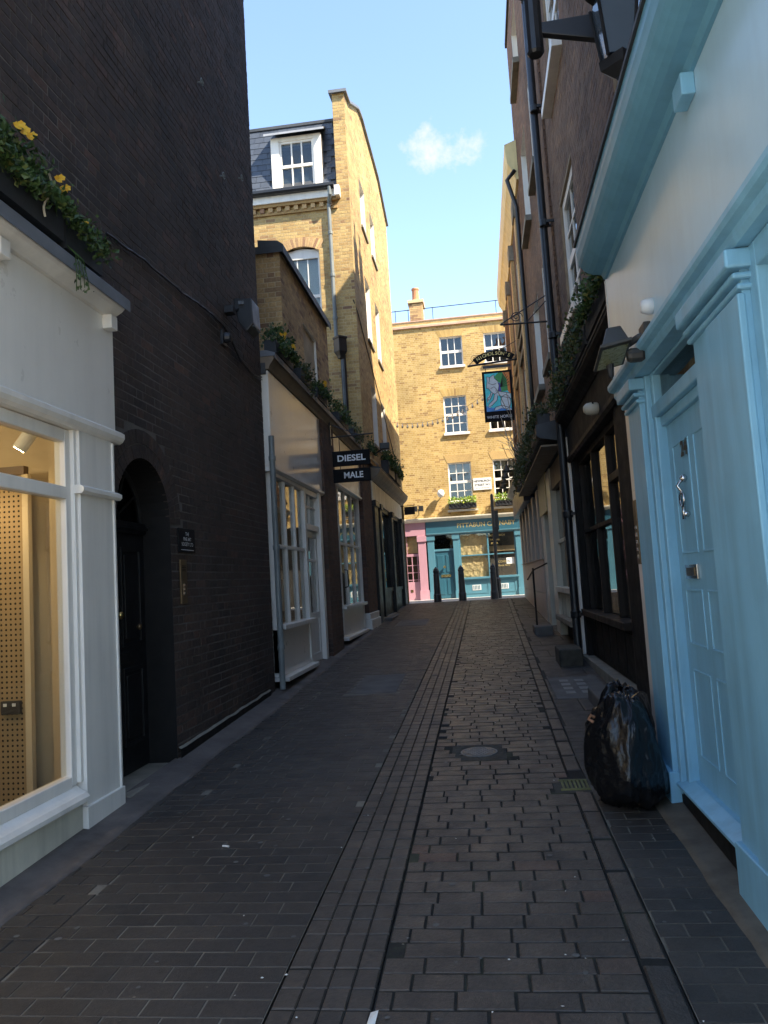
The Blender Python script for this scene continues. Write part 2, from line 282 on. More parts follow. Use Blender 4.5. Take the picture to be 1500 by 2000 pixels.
class MB:
    def __init__(s): s.v = []; s.f = []; s.m = []; s.t = []
    def add(s, vs, fs, mi=0, tone=0.0):
        b = len(s.v); s.v.extend([tuple(p) for p in vs])
        for f in fs: s.f.append(tuple(i + b for i in f)); s.m.append(mi); s.t.append(tone)
        return s
    def box(s, x0, x1, y0, y1, z0, z1, mi=0):
        if x0 > x1: x0, x1 = x1, x0
        if y0 > y1: y0, y1 = y1, y0
        if z0 > z1: z0, z1 = z1, z0
        return s.add([(x0, y0, z0), (x1, y0, z0), (x1, y1, z0), (x0, y1, z0), (x0, y0, z1), (x1, y0, z1), (x1, y1, z1), (x0, y1, z1)],
                     [(0, 3, 2, 1), (4, 5, 6, 7), (0, 1, 5, 4), (1, 2, 6, 5), (2, 3, 7, 6), (3, 0, 4, 7)], mi)
    def lbox(s, fr, u0, u1, z0, z1, d0, d1, mi=0):
        a = fr(u0, z0, d0); b = fr(u1, z1, d1)
        return s.box(a[0], b[0], a[1], b[1], a[2], b[2], mi)
    def prism(s, fr, prof, u0, u1, mi=0):
        """moulding: profile of (d, z) points swept along u"""
        n = len(prof); vs = [fr(u0, z, d) for d, z in prof] + [fr(u1, z, d) for d, z in prof]
        fs = [tuple(range(n)), tuple(range(2 * n - 1, n - 1, -1))] + [(i, i + n, (i + 1) % n + n, (i + 1) % n) for i in range(n)]
        return s.add(vs, fs, mi)
    def poly(s, fr, pts, d0, d1, mi=0):
        """flat outline of (u, z) points given thickness d0..d1"""
        n = len(pts); vs = [fr(u, z, d0) for u, z in pts] + [fr(u, z, d1) for u, z in pts]
        fs = [tuple(range(n - 1, -1, -1)), tuple(range(n, 2 * n))] + [(i, (i + 1) % n, (i + 1) % n + n, i + n) for i in range(n)]
        return s.add(vs, fs, mi)
    def tube(s, pts, r, n=8, r1=None, mi=0, caps=True):
        pts = [Vector(p) for p in pts]; b = len(s.v); k = len(pts); ref = None
        for i, p in enumerate(pts):
            t = (pts[min(i + 1, k - 1)] - pts[max(i - 1, 0)]).normalized()
            if ref is None: ref = Vector((0, 0, 1)) if abs(t.z) < 0.9 else Vector((1, 0, 0))
            a = t.cross(ref).normalized(); c = a.cross(t).normalized(); ref = c
            rr = r if r1 is None else r + (r1 - r) * i / (k - 1)
            for j in range(n):
                an = 2 * math.pi * j / n; s.v.append(tuple(p + a * (rr * math.cos(an)) + c * (rr * math.sin(an))))
        fs = []
        for i in range(k - 1):
            for j in range(n): fs.append((b + i * n + j, b + i * n + (j + 1) % n, b + (i + 1) * n + (j + 1) % n, b + (i + 1) * n + j))
        if caps: fs.append(tuple(b + j for j in range(n - 1, -1, -1))); fs.append(tuple(b + (k - 1) * n + j for j in range(n)))
        s.f.extend(fs); s.m.extend([mi] * len(fs)); s.t.extend([0.0] * len(fs)); return s
    def lathe(s, prof, c, n=16, axis='z', mi=0):
        b = len(s.v); k = len(prof)
        for r, h in prof:
            for j in range(n):
                a = 2 * math.pi * j / n; p, q = r * math.cos(a), r * math.sin(a)
                o = {'z': (p, q, h), 'x': (h, p, q), 'y': (q, h, p)}[axis]
                s.v.append((c[0] + o[0], c[1] + o[1], c[2] + o[2]))
        fs = [(b + i * n + j, b + i * n + (j + 1) % n, b + (i + 1) * n + (j + 1) % n, b + (i + 1) * n + j) for i in range(k - 1) for j in range(n)]
        fs.append(tuple(b + j for j in range(n - 1, -1, -1))); fs.append(tuple(b + (k - 1) * n + j for j in range(n)))
        s.f.extend(fs); s.m.extend([mi] * len(fs)); s.t.extend([0.0] * len(fs)); return s
    def build(s, name, mats, parent=None, bevel=0.0, smooth=False, tones=False, recalc=False):
        me = bpy.data.meshes.new(name); me.from_pydata(s.v, [], s.f)
        for m in (mats if isinstance(mats, (list, tuple)) else [mats]): me.materials.append(M(m))
        if any(s.m): me.polygons.foreach_set('material_index', s.m)
        me.polygons.foreach_set('use_smooth', [bool(smooth)] * len(s.f))
        if tones: me.attributes.new('tone', 'FLOAT', 'FACE').data.foreach_set('value', s.t)
        if recalc:
            import bmesh
            bm = bmesh.new(); bm.from_mesh(me); bmesh.ops.recalc_face_normals(bm, faces=bm.faces); bm.to_mesh(me); bm.free()
        me.update(); o = bpy.data.objects.new(name, me)
        if bevel:
            b = o.modifiers.new('edge', 'BEVEL'); b.width = bevel; b.segments = 2; b.limit_method = 'ANGLE'; b.angle_limit = R_(40); b.harden_normals = False
        return place(o, parent)

def FX(x, sgn=1):      # a wall facing +X (sgn 1) or -X (sgn -1): u = y, d = outward
    return lambda u, z, d=0.0: (x + sgn * d, u, z)
def FY(y, sgn=-1):     # a wall facing -Y: u = x
    return lambda u, z, d=0.0: (u, y + sgn * d, z)
def axes(fr):
    o = Vector(fr(0, 0, 0)); U = Vector(fr(1, 0, 0)) - o; N = Vector(fr(0, 0, 1)) - o; return U, N

def project(p):
    c = CAM_ROT.transposed() @ (Vector(p) - CAM_POS)
    if c.z >= -0.1: return None
    return (750 + 1500 * c.x / -c.z, 1000 - 1500 * c.y / -c.z, -c.z)

def template(ch):
    """unit piece seen from its face (+Z), chamfered edges: centre of the face at the origin"""
    a, b = 0.5, 0.5
    if not ch:
        v = [(-a, -b, -1), (a, -b, -1), (a, b, -1), (-a, b, -1), (-a, -b, 0), (a, -b, 0), (a, b, 0), (-a, b, 0)]
        f = [(4, 5, 6, 7), (0, 1, 5, 4), (1, 2, 6, 5), (2, 3, 7, 6), (3, 0, 4, 7)]
    else:
        cx, cy, cz = ch[0], ch[1], ch[2]
        v = [(-a, -b, -1), (a, -b, -1), (a, b, -1), (-a, b, -1), (-a, -b, -cz), (a, -b, -cz), (a, b, -cz), (-a, b, -cz),
             (-a + cx, -b + cy, 0), (a - cx, -b + cy, 0), (a - cx, b - cy, 0), (-a + cx, b - cy, 0)]
        f = [(8, 9, 10, 11)] + [(i, (i + 1) % 4, (i + 1) % 4 + 4, i + 4) for i in range(4)] + [(i + 4, (i + 1) % 4 + 4, (i + 1) % 4 + 8, i + 8) for i in range(4)]
    return v, f

def pieces(parent, name, mats4, material, n_ind=300, ch=(0.02, 0.05, 0.1), vis=None):
    """mats4: list of 4x4 (columns face-u, face-v, depth, centre). The n_ind largest in view become objects, the rest one part."""
    tv, tf = template(ch)
    keep = set()
    if n_ind:
        sc = []
        for i, m in enumerate(mats4):
            c = m.to_translation()
            if vis and not vis(c): continue
            q = project(c)
            if q is None or not (-20 < q[0] < 1520 and -20 < q[1] < 2020): continue
            q1 = project(c + m.col[0].to_3d() * 0.5); q2 = project(c + m.col[1].to_3d() * 0.5)
            if q1 is None or q2 is None: continue
            ar = abs((q1[0] - q[0]) * (q2[1] - q[1]) - (q1[1] - q[1]) * (q2[0] - q[0]))
            sc.append((ar, i))
        sc.sort(reverse=True); keep = {i for _, i in sc[:n_ind]}
        me = bpy.data.meshes.new(name); me.from_pydata(tv, [], tf); me.materials.append(M(material)); me.update(); me.shade_flat()
        for i in sorted(keep):
            o = bpy.data.objects.new(name, me); m = mats4[i]
            COL.objects.link(o); o.parent = parent; o.matrix_basis = m
    rest = [m for i, m in enumerate(mats4) if i not in keep]
    if rest:
        A = np.array([[list(r) for r in m] for m in rest]); T = np.array([(*p, 1.0) for p in tv]); k = len(tv)
        V = np.einsum('nij,kj->nki', A, T)[:, :, :3].reshape(-1, 3)
        F = (np.array([f for f in tf])[None] + (np.arange(len(rest)) * k)[:, None, None]).reshape(-1, 4)
        me = bpy.data.meshes.new(name)
        me.vertices.add(len(V)); me.vertices.foreach_set('co', V.ravel())
        me.loops.add(F.size); me.loops.foreach_set('vertex_index', F.ravel().astype(np.int32))
        me.polygons.add(len(F)); me.polygons.foreach_set('loop_start', np.arange(0, F.size, 4, dtype=np.int32))
        me.materials.append(M(material)); me.update(calc_edges=True); me.shade_flat()
        me.attributes.new('tone', 'FLOAT', 'FACE').data.foreach_set('value', np.repeat(RNG.random(len(rest)), len(tf)).astype(np.float32))
        o = bpy.data.objects.new(name, me); COL.objects.link(o); o.parent = parent; o['kind'] = 'stuff'
    return len(keep), len(rest)

def frame_matrix(U, V, N, c, w, h, d):
    if U.cross(V).dot(N) < 0: U = -U
    return Matrix(((U.x * w, V.x * h, N.x * d, c.x), (U.y * w, V.y * h, N.y * d, c.y), (U.z * w, V.z * h, N.z * d, c.z), (0, 0, 0, 1)))

def solid_cells(mb, fr, u0, u1, z0, z1, openings, top=None, depth=0.0, mi=0):
    """front sheet of a wall with openings cut, plus the reveals' backing"""
    us = sorted({u0, u1, *[a for o in openings for a in o[:2] if u0 < a < u1]}); zs = sorted({z0, z1, *[a for o in openings for a in o[2:4] if z0 < a < z1]})
    if top: us = sorted(set(us) | set(np.linspace(u0, u1, 25).tolist()))
    for a, b in zip(us[:-1], us[1:]):
        for c, e in zip(zs[:-1], zs[1:]):
            mu, mz = (a + b) / 2, (c + e) / 2
            if any(o[0] < mu < o[1] and o[2] < mz < o[3] for o in openings): continue
            ta, tb = (min(e, top(a)), min(e, top(b))) if top else (e, e)
            if ta <= c and tb <= c: continue
            ta, tb = max(ta, c), max(tb, c)
            U, N = axes(fr); q = [fr(a, c, depth), fr(b, c, depth), fr(b, tb, depth), fr(a, ta, depth)]
            if U.cross(Vector((0, 0, 1))).dot(N) < 0: q.reverse()
            mb.add(q, [(0, 1, 2, 3)], mi)

def brick_wall(parent, fr, u0, u1, z0, z1, openings=(), brick='stock_brick', mortar='stock_mortar', top=None, n_ind=0, ch=(0.02, 0.05, 0.1), skip=None,
               vis=None, proud=0.003, jit=0.0008, twist=0.006, phase=0.0, name='wall', reveal=0.12, reveal_mat=None, gauge=0.075):
    U, N = axes(fr); Z = Vector((0, 0, 1))
    mb = MB(); solid_cells(mb, fr, u0, u1, z0, z1, list(openings), top, 0.0)
    rm = 1 if reveal_mat else 0
    for o in openings:
        if len(o) > 4 and o[4] == 'noreveal': continue
        a, b, c, e = o[:4]; r = reveal
        for q in ([fr(a, c, 0), fr(a, e, 0), fr(a, e, -r), fr(a, c, -r)], [fr(b, c, 0), fr(b, e, 0), fr(b, e, -r), fr(b, c, -r)],
                  [fr(a, e, 0), fr(b, e, 0), fr(b, e, -r), fr(a, e, -r)], [fr(a, c, 0), fr(b, c, 0), fr(b, c, -r), fr(a, c, -r)]):
            mb.add(q, [(0, 1, 2, 3)], rm)
    w = mb.build(name, [mortar] + ([reveal_mat] if reveal_mat else []), parent)
    S, H, J = 0.215, 0.1025, 0.010; per = S + H + 2 * J
    ms = []; k0 = int(math.floor(z0 / gauge)); k1 = int(math.ceil(z1 / gauge))
    for k in range(k0, k1):
        za, zb = k * gauge + 0.005, (k + 1) * gauge - 0.005
        if za < z0 - 0.02 or zb > z1 + 0.02: continue
        zc = (za + zb) / 2
        iv = [(u0, u1)]
        for o in openings:
            if o[2] - 0.02 < zc < o[3] + 0.02:
                nv = []
                for a, b in iv:
                    if o[1] <= a or o[0] >= b: nv.append((a, b)); continue
                    if o[0] > a: nv.append((a, o[0] - 0.004))
                    if o[1] < b: nv.append((o[1] + 0.004, b))
                iv = nv
        off = phase + (k % 2) * per / 2
        for a, b in iv:
            i = math.floor((a - off) / per) - 1; u = off + i * per; st = True; lead = None
            while u + (S if st else H) <= a: u += (S if st else H) + J; st = not st
            while u < b:
                L = S if st else H
                x0, x1 = max(u, a), min(u + L, b); u += L + J; st = not st
                if lead is not None: x0 = lead; lead = None
                if x1 - x0 < 0.05 and x1 < b: lead = x0; continue
                if 0 < b - x1 < 0.06: x1 = b; u = b
                if x1 - x0 < 0.012: continue
                uc = (x0 + x1) / 2
                if top and zb > top(uc): continue
                if skip and skip(uc, zc): continue
                c = Vector(fr(uc, zc + random.uniform(-jit, jit), proud + random.uniform(-jit, jit)))
                tilt = random.uniform(-twist, twist)
                Uj = (U + N * tilt).normalized(); Nj = (N - U * tilt).normalized()
                ms.append(frame_matrix(Uj, Z, Nj, c, x1 - x0, zb - za + random.uniform(-jit, jit), 0.03))
    pieces(w, 'brick', ms, brick, n_ind, ch, vis)
    return w

def flat_arch(parent, fr, uc, z, width, h, n, m, splay=0.10, rise=0.0, d0=-0.02, d1=0.009, name='window_arch', mortar=None):
    """fan of rubbed bricks over an opening"""
    mb = MB()
    for i in range(n):
        a0 = -0.5 + (i + 0.06) / n; a1 = -0.5 + (i + 0.94) / n
        f = lambda a, t: (uc + a * (width + 2 * splay * t), z + rise * (1 - 4 * a * a) + t * h)
        t = random.random()
        p = [f(a0, 0), f(a1, 0), f(a1, 1), f(a0, 1)]
        b = len(mb.t); mb.poly(fr, p, d0, d1 + random.uniform(-.001, .001))
        for j in range(b, len(mb.t)): mb.t[j] = t
    return mb.build(name, m, parent, tones=True, recalc=True)

def sash(parent, fr, u0, u1, z0, z1, cols, rows, recess=0.10, fw=0.05, frame='white_paint', glass='old_glass', sill=True, sill_mat='white_paint', sill_d=0.06, sill_over=0.06, bar=0.022, meet=None, blind=None, sill_h=0.07, room=0.45):
    """sliding sash window: part window with sub-parts pane, sill, blind"""
    mb = MB(); d = -recess
    mb.lbox(fr, u0, u0 + fw, z0, z1, d - 0.06, d); mb.lbox(fr, u1 - fw, u1, z0, z1, d - 0.06, d)
    mb.lbox(fr, u0 + fw, u1 - fw, z0, z0 + fw * 1.3, d - 0.06, d); mb.lbox(fr, u0 + fw, u1 - fw, z1 - fw, z1, d - 0.06, d)
    a, b, c, e = u0 + fw, u1 - fw, z0 + fw * 1.3, z1 - fw
    zr = [c + (e - c) * i / rows for i in range(rows + 1)]; ur = [a + (b - a) * i / cols for i in range(cols + 1)]
    for i, z in enumerate(zr[1:-1], 1):
        t = bar * (1.7 if meet == i else 0.5); mb.lbox(fr, a, b, z - t, z + t, d - 0.05, d - (0.012 if meet == i else 0.018))
    for u in ur[1:-1]: mb.lbox(fr, u - bar / 2, u + bar / 2, c, e, d - 0.049, d - 0.02)
    w = mb.build('window', frame, parent)
    for i in range(rows):
        for j in range(cols):
            MB().lbox(fr, ur[j], ur[j + 1], zr[i], zr[i + 1], d - 0.037, d - 0.033).build('pane', glass, w)
    if sill: MB().lbox(fr, u0 - sill_over, u1 + sill_over, z0 - sill_h, z0 + 0.002, d - 0.02, sill_d).build('sill', sill_mat, w, bevel=0.006)
    if blind: MB().lbox(fr, a, b, e - (e - c) * blind, e, d - 0.12, d - 0.115).build('blind', 'blind', w)
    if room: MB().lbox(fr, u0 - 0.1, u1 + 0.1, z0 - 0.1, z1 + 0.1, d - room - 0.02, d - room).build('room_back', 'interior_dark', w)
    return w

def text_shape(body, size, bold=0.0):
    cu = bpy.data.curves.new('text', 'FONT'); cu.body = body; cu.size = size; cu.align_x = 'CENTER'; cu.align_y = 'CENTER'; cu.offset = bold; cu.resolution_u = 3
    o = bpy.data.objects.new('text', cu); me = o.to_mesh()
    vs = [tuple(v.co) for v in me.vertices]; fs = [tuple(p.vertices) for p in me.polygons]
    o.to_mesh_clear(); bpy.data.objects.remove(o); bpy.data.curves.remove(cu); return vs, fs
def lettering(parent, fr, u, z, d, body, size, m, bold=0.0, sx=1.0, flip=1, rot=0.0, name='lettering', mb=None, width=None):
    vs, fs = text_shape(body, size, bold)
    if width: sx = width / (max(v[0] for v in vs) - min(v[0] for v in vs))
    own = mb is None; mb = mb or MB()
    ca, sa = math.cos(rot), math.sin(rot)
    mb.add([fr(u + flip * (x * sx * ca - y * sa), z + x * sx * sa + y * ca, d) for x, y, _ in vs], fs)
    return mb.build(name, m, parent) if own else mb

def leaf_cloud(mb, pts, size, n_per=1, spread=0.05, up=0.3, mi=0, seed=0):
    """many small folded leaves about the given points"""
    rnd = random.Random(seed)
    for p in pts:
        for _ in range(n_per):
            c = Vector(p) + Vector((rnd.gauss(0, spread), rnd.gauss(0, spread), rnd.gauss(0, spread)))
            a = Vector((rnd.uniform(-1, 1), rnd.uniform(-1, 1), rnd.uniform(-0.6, 1) + up)).normalized()
            b = a.cross(Vector((rnd.uniform(-1, 1), rnd.uniform(-1, 1), rnd.uniform(-1, 1)))).normalized(); nn = a.cross(b)
            L = size * rnd.uniform(0.6, 1.3); W = L * rnd.uniform(0.28, 0.42)
            mb.add([c, c + a * L * 0.45 + b * W + nn * W * 0.35, c + a * L, c + a * L * 0.45 - b * W + nn * W * 0.35], [(0, 1, 2), (0, 2, 3)], mi, rnd.random())
    return mb
def petals(mb, c, r, nrm, seed):
    rnd = random.Random(seed); nrm = Vector(nrm).normalized(); a = nrm.cross(Vector((0.3, 0.2, 1))).normalized(); b = nrm.cross(a); c = Vector(c)
    for i in range(5):
        t = 2 * math.pi * i / 5 + rnd.random() * 0.3; e = a * math.cos(t) + b * math.sin(t); f = -a * math.sin(t) + b * math.cos(t)
        mb.add([c, c + e * r * 0.6 + f * r * 0.5, c + e * r + nrm * r * 0.15, c + e * r * 0.6 - f * r * 0.5], [(0, 1, 2, 3)], 0, rnd.random())
    return mb

def gz(y):
    if y <= 24.5: return 0.036 * y
    if y <= 28.0: return 0.882 - 0.047 * (y - 24.5) / 3.5
    return 0.835
SLOPE = math.atan(0.036)

# ------------------------------------------------------------------ ground and paving
mb = MB(); ys = [-60, 0, 24.5, 28, 60, 220]
for a, b in zip(ys[:-1], ys[1:]):
    za, zb = gz(a) - 0.030, gz(b) - 0.030
    mb.add([(-120, a, za), (120, a, za), (120, b, zb), (-120, b, zb)], [(0, 1, 2, 3)])
tag(mb.build('ground', 'asphalt'), kind='structure')

def strip(name, x0, x1, y0, y1, dz, m, parent=None, kind='structure', ny=12):
    """sheet following the slope between x0(y) and x1(y)"""
    f0 = x0 if callable(x0) else (lambda y: x0); f1 = x1 if callable(x1) else (lambda y: x1)
    mb = MB(); yy = np.linspace(y0, y1, ny + 1)
    for a, b in zip(yy[:-1], yy[1:]):
        mb.add([(f0(a), a, gz(a) + dz), (f1(a), a, gz(a) + dz), (f1(b), b, gz(b) + dz), (f0(b), b, gz(b) + dz)], [(0, 1, 2, 3)])
    o = mb.build(name, m, parent)
    if parent is None: tag(o, kind=kind)
    return o

def paving(name, x0, x1, y0, y1, pitch, length, joint, m, joint_m, n_ind=300, stack=False, cols=None, tilt=0.006, hj=0.0015, holes=(), ch=(0.02, 0.035, 0.12), ragged=0.0, along=False, piece='paver', wob=0.0, jz=-0.006):
    base = strip(name, x0, x1, y0, y1, jz, joint_m)
    f0 = x0 if callable(x0) else (lambda y: x0); f1 = x1 if callable(x1) else (lambda y: x1)
    X, Y, Zv = Vector((1, 0, 0)), Vector((0, math.cos(SLOPE), math.sin(SLOPE))), Vector((0, -math.sin(SLOPE), math.cos(SLOPE)))
    ms = []; y = y0; row = 0
    def piece_at(xa, xb, ya, yb):
        xc, yc = (xa + xb) / 2, (ya + yb) / 2
        for h in holes:
            if h(xc, yc): return
        t1, t2 = random.gauss(0, tilt), random.gauss(0, tilt); yaw = random.gauss(0, wob)
        Zj = (Zv + X * t1 + Y * t2).normalized(); Xj = (X + Y * yaw - Zj * Zj.dot(X)).normalized(); Yj = Zj.cross(Xj)
        ms.append(frame_matrix(Xj, Yj, Zj, Vector((xc, yc, gz(yc) + random.gauss(0, hj))), xb - xa, yb - ya, 0.03))
    while y < y1 - pitch * 0.5:
        yb = y + pitch - joint; ym = y + pitch / 2; a, b = f0(ym), f1(ym)
        if cols:
            w = (b - a) / cols
            for c in range(cols): piece_at(a + c * w + joint / 2, a + (c + 1) * w - joint / 2, y + joint / 2 + random.uniform(0, ragged), yb + joint / 2)
        else:
            off = (row % 2) * length * 0.5 + random.uniform(-1, 1) * ragged
            x = a - off if not stack else a
            ld_ = None
            while x < b - 0.015:
                L = length * (1 + random.uniform(-1, 1) * ragged * 1.2)
                xa, xb = max(x, a) + joint / 2, min(x + L, b) - joint / 2
                if b - xb < 0.05: xb = b - joint / 2
                if ld_ is not None: xa = ld_; ld_ = None
                if xb - xa > 0.05: piece_at(xa, xb, y + joint / 2, yb + joint / 2)
                else: ld_ = xa
                x = x + L if b - (x + L) > 0.05 else b
        y += pitch; row += 1
    pieces(base, piece, ms, m, n_ind, ch)
    return base

XL = lambda y: -0.49 + 0.08 * (y - 2.7) / 22.3
XR = lambda y: 0.485 + 0.24 * max(0, y - 6) / 19
manhole_hole = lambda x, y: (abs(x + 0.123) < 0.21 and abs(y - 6.25) < 0.24) or (0.36 < x < 0.60 and 5.20 < y < 5.48)
paving('carriageway', XL, XR, 0.6, 24.4, 0.117, 0.219, 0.010, 'sett', 'joint_mix', 300, jz=-0.005, hj=0.0014, tilt=0.006, ragged=0.08, wob=0.006, ch=(0.014, 0.028, 0.10), holes=[manhole_hole], piece='sett')
CL = lambda y: XL(y) - 0.375
paving('drainage_channel', CL, lambda y: XL(y) - 0.008, 1.2, 24.4, 0.135, 0.1, 0.005, 'channel_sett', 'joint_mix', 300, cols=4, hj=0.0012, tilt=0.006, ragged=0.006, ch=(0.05, 0.04, 0.15), piece='sett')
cover_hole = lambda x, y: (-1.66 < x < -1.06 and 8.98 < y < 10.35) or (-2.0 < x < -1.28 and 17.0 < y < 18.5)
paving('pavement', -2.02, lambda y: CL(y) - 0.006, 1.2, 24.4, 0.112, 0.222, 0.007, 'block_paver', 'joint_sand', 300, hj=0.0005, tilt=0.0022, ragged=0.015, wob=0.003, holes=[cover_hole], jz=-0.0026, ch=(0.008, 0.016, 0.05))
paving('pavement_edge', -2.40, -2.022, 1.2, 24.4, 0.112, 0.222, 0.006, 'block_paver', 'joint_sand', 200, hj=0.0012, tilt=0.004, ragged=0.015)
grate_hole = lambda x, y: 0.36 < x < 0.66 and 5.16 < y < 5.52
paving('kerb', lambda y: XR(y) + 0.004, lambda y: XR(y) + 0.112, 0.6, 24.4, 0.42, 0.2, 0.010, 'sett', 'joint_mix', 60, cols=1, hj=0.002, tilt=0.008, ragged=0.05, ch=(0.06, 0.02, 0.2), holes=[grate_hole], piece='kerbstone')
R0 = lambda y: XR(y) + 0.118
paving('footway', R0, 1.36, 1.2, 7.0, 0.112, 0.222, 0.007, 'block_paver', 'joint_sand', 250, hj=0.0005, tilt=0.0022, ragged=0.015, jz=-0.0026, ch=(0.008, 0.016, 0.05))
paving('slab_paving', R0, 1.42, 7.0, 24.4, 0.62, 0.5, 0.010, 'block_paver', 'joint_dark', 60, hj=0.002, tilt=0.003, ragged=0.05, piece='slab')
# cement fillet along the wall foot
mb = MB(); yy = np.linspace(0.5, 17, 90)
def fil(y): return 0.10 + 0.05 * noise.noise(Vector((y * 1.7, 3.3, 0))) + 0.02 * noise.noise(Vector((y * 7, 1.3, 0)))
for a, b in zip(yy[:-1], yy[1:]):
    za, zb = gz(a), gz(b); xa, xb = -2.42 + fil(a), -2.42 + fil(b)
    mb.add([(-2.60, a, za + 0.045), (xa - 0.05, a, za + 0.012), (xa, a, za + 0.0025), (xa, a, za - 0.03), (-2.60, b, zb + 0.045), (xb - 0.05, b, zb + 0.012), (xb, b, zb + 0.0025), (xb, b, zb - 0.03)],
           [(0, 1, 5, 4), (1, 2, 6, 5), (2, 3, 7, 6)])
tag(mb.build('wall_foot_strip', 'haunch', smooth=True), kind='structure')
mb = MB(); yy = np.linspace(0.5, 7, 50)
for a, b in zip(yy[:-1], yy[1:]):
    za, zb = gz(a), gz(b); xa, xb = 0.905 + .3 * fil(a + 20), 0.905 + .3 * fil(b + 20)
    mb.add([(1.40, a, za + 0.05), (xa + 0.05, a, za + 0.010), (xa, a, za + 0.0025), (xa, a, za - 0.03), (1.40, b, zb + 0.05), (xb + 0.05, b, zb + 0.010), (xb, b, zb + 0.0025), (xb, b, zb - 0.03)],
           [(4, 5, 1, 0), (5, 6, 2, 1), (6, 7, 3, 2)])
tag(mb.build('shop_foot_strip', 'foot_stone', smooth=True), kind='structure')
# unseen pale paving behind camera, added for bounce light; crossing street beyond the bollards
strip('bounce_forecourt', -60, 60, -44.8, 0.6, 0.0, 'pale_street', ny=10); strip('road', -60, 60, 24.45, 28.1, -0.004, 'pale_street', ny=10); strip('far_pavement', -60, 60, 28.1, 29.6, 0.004, 'pale_street', ny=2)
strip('side_pavement', -60, -2.40, 24.40, 25.2, 0.0, 'pale_street', ny=2)

# covers and gratings
t = thing('manhole_cover', 'round iron manhole cover in a cement collar between the setts', 'manhole cover', (-0.123, 6.25, gz(6.25)))
mb = MB(); c0 = (-0.123, 6.25, gz(6.25))
def on_slope(o):   # tip a part built flat about its thing's centre so that it lies on the sloping street
    c = Vector(c0); me = o.data
    me.transform(Matrix.Translation(c) @ Matrix.Rotation(SLOPE, 4, 'X') @ Matrix.Translation(-c)); return o
b = MB().box(-0.335, 0.09, 6.01, 6.49, c0[2] - 0.03, c0[2] - 0.003); on_slope(b.build('collar', 'moss_stone', t))
on_slope(MB().lathe([(0.145, -0.02), (0.145, 0.002), (0.138, 0.003)], c0, 28).build('rim', 'lid_iron', t))
on_slope(MB().lathe([(0.132, -0.02), (0.132, 0.003), (0.128, 0.004)], c0, 28).build('lid', 'iron', t))
mb = MB()
for i in range(-3, 4):
    for j in range(-4, 5):
        x, y = i * 0.034 + (0.017 if j % 2 else 0), j * 0.027
        if x * x + y * y < 0.0135: mb.box(c0[0] + x - 0.013, c0[0] + x + 0.013, c0[1] + y - 0.009, c0[1] + y + 0.009, c0[2] + 0.003, c0[2] + 0.007)
on_slope(tag(mb.build('tread', 'lid_iron', t), kind='stuff'))
c0 = (0.50, 5.34, gz(5.34)); t = thing('gully_grate', 'small mossy yellow-green gully grate set in the kerb line', 'drain grate', c0)
on_slope(MB().box(0.37, 0.64, 5.19, 5.49, c0[2] - 0.03, c0[2] - 0.004).build('surround', 'moss_stone', t))
for i in range(7):
    x = 0.425 + i * 0.026; on_slope(MB().box(x, x + 0.013, 5.255, 5.425, c0[2] - 0.004, c0[2] + 0.006).build('bar', 'moss_cover', t))
for y_ in (5.235, 5.426): on_slope(MB().box(0.41, 0.60, y_, y_ + .019, c0[2] - 0.004, c0[2] + 0.005).build('end_bar', 'moss_cover', t))
for c0, w, l, lab in (((-1.36, 9.66, gz(9.66)), 0.58, 1.32, 'large recessed paving cover with concrete infill beside the white bay shop'), ((-1.64, 17.75, gz(17.75)), 0.70, 1.42, 'concrete-filled inspection cover near the white plinth block')):
    t = thing('inspection_cover', lab, 'inspection cover', c0, 'recessed covers in the paving')
    on_slope(MB().box(c0[0] - w / 2, c0[0] + w / 2, c0[1] - l / 2, c0[1] + l / 2, c0[2] - 0.03, c0[2] - 0.002).build('frame', 'cast_cover', t))
    on_slope(MB().box(c0[0] - w / 2 + 0.018, c0[0] + w / 2 - 0.018, c0[1] - l / 2 + 0.018, c0[1] + l / 2 - 0.018, c0[2] - 0.02, c0[2] + 0.003).build('infill', 'concrete', t, bevel=0.004))
c0 = (0.92, 8.9, gz(8.9)); t = thing('pavement_light', 'pavement light slab with eight pale glass lenses by the black shopfront', 'pavement light', c0)
on_slope(MB().box(0.68, 1.25, 8.2, 9.6, c0[2] - 0.03, c0[2] + 0.006).build('slab', 'concrete', t))
for i in range(4):
    for j in range(2): on_slope(MB().box(0.80 + j * 0.17, 0.90 + j * 0.17, 8.45 + i * 0.24, 8.60 + i * 0.24, c0[2], c0[2] + 0.009).build('lens', 'lens_glass', t))

# ------------------------------------------------------------------ sooty brick building with the arched door
DX = -2.58; F = FX(DX)
bld = thing('brick_building', 'tall soot-black brick building with an arched black doorway', 'building', (DX, 6, 0.2))
AC, AZ, AR = 5.70, 2.20, 0.48
ops = [(0.8, 5.08, -1, 3.60, 'noreveal'), (AC - AR, AC + AR, 0.10, AZ, 'noreveal')]
na = 14   # stepped cut under the arch ring
for i in range(na):
    z0_, z1_ = AZ + AR * i / na, AZ + AR * (i + 1) / na
    hw = math.sqrt(max(0, AR ** 2 - (z0_ - AZ) ** 2)); ops.append((AC - hw - 0.02, AC + hw + 0.02, z0_, z1_, 'noreveal'))
ring = lambda u, z: z > AZ - 0.02 and (u - AC) ** 2 + (z - AZ) ** 2 < (AR + 0.235) ** 2
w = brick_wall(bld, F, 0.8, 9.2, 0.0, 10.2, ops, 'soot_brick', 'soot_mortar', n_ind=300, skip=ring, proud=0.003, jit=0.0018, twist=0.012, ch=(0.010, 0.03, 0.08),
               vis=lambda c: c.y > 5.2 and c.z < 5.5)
mb = MB(); n = 34
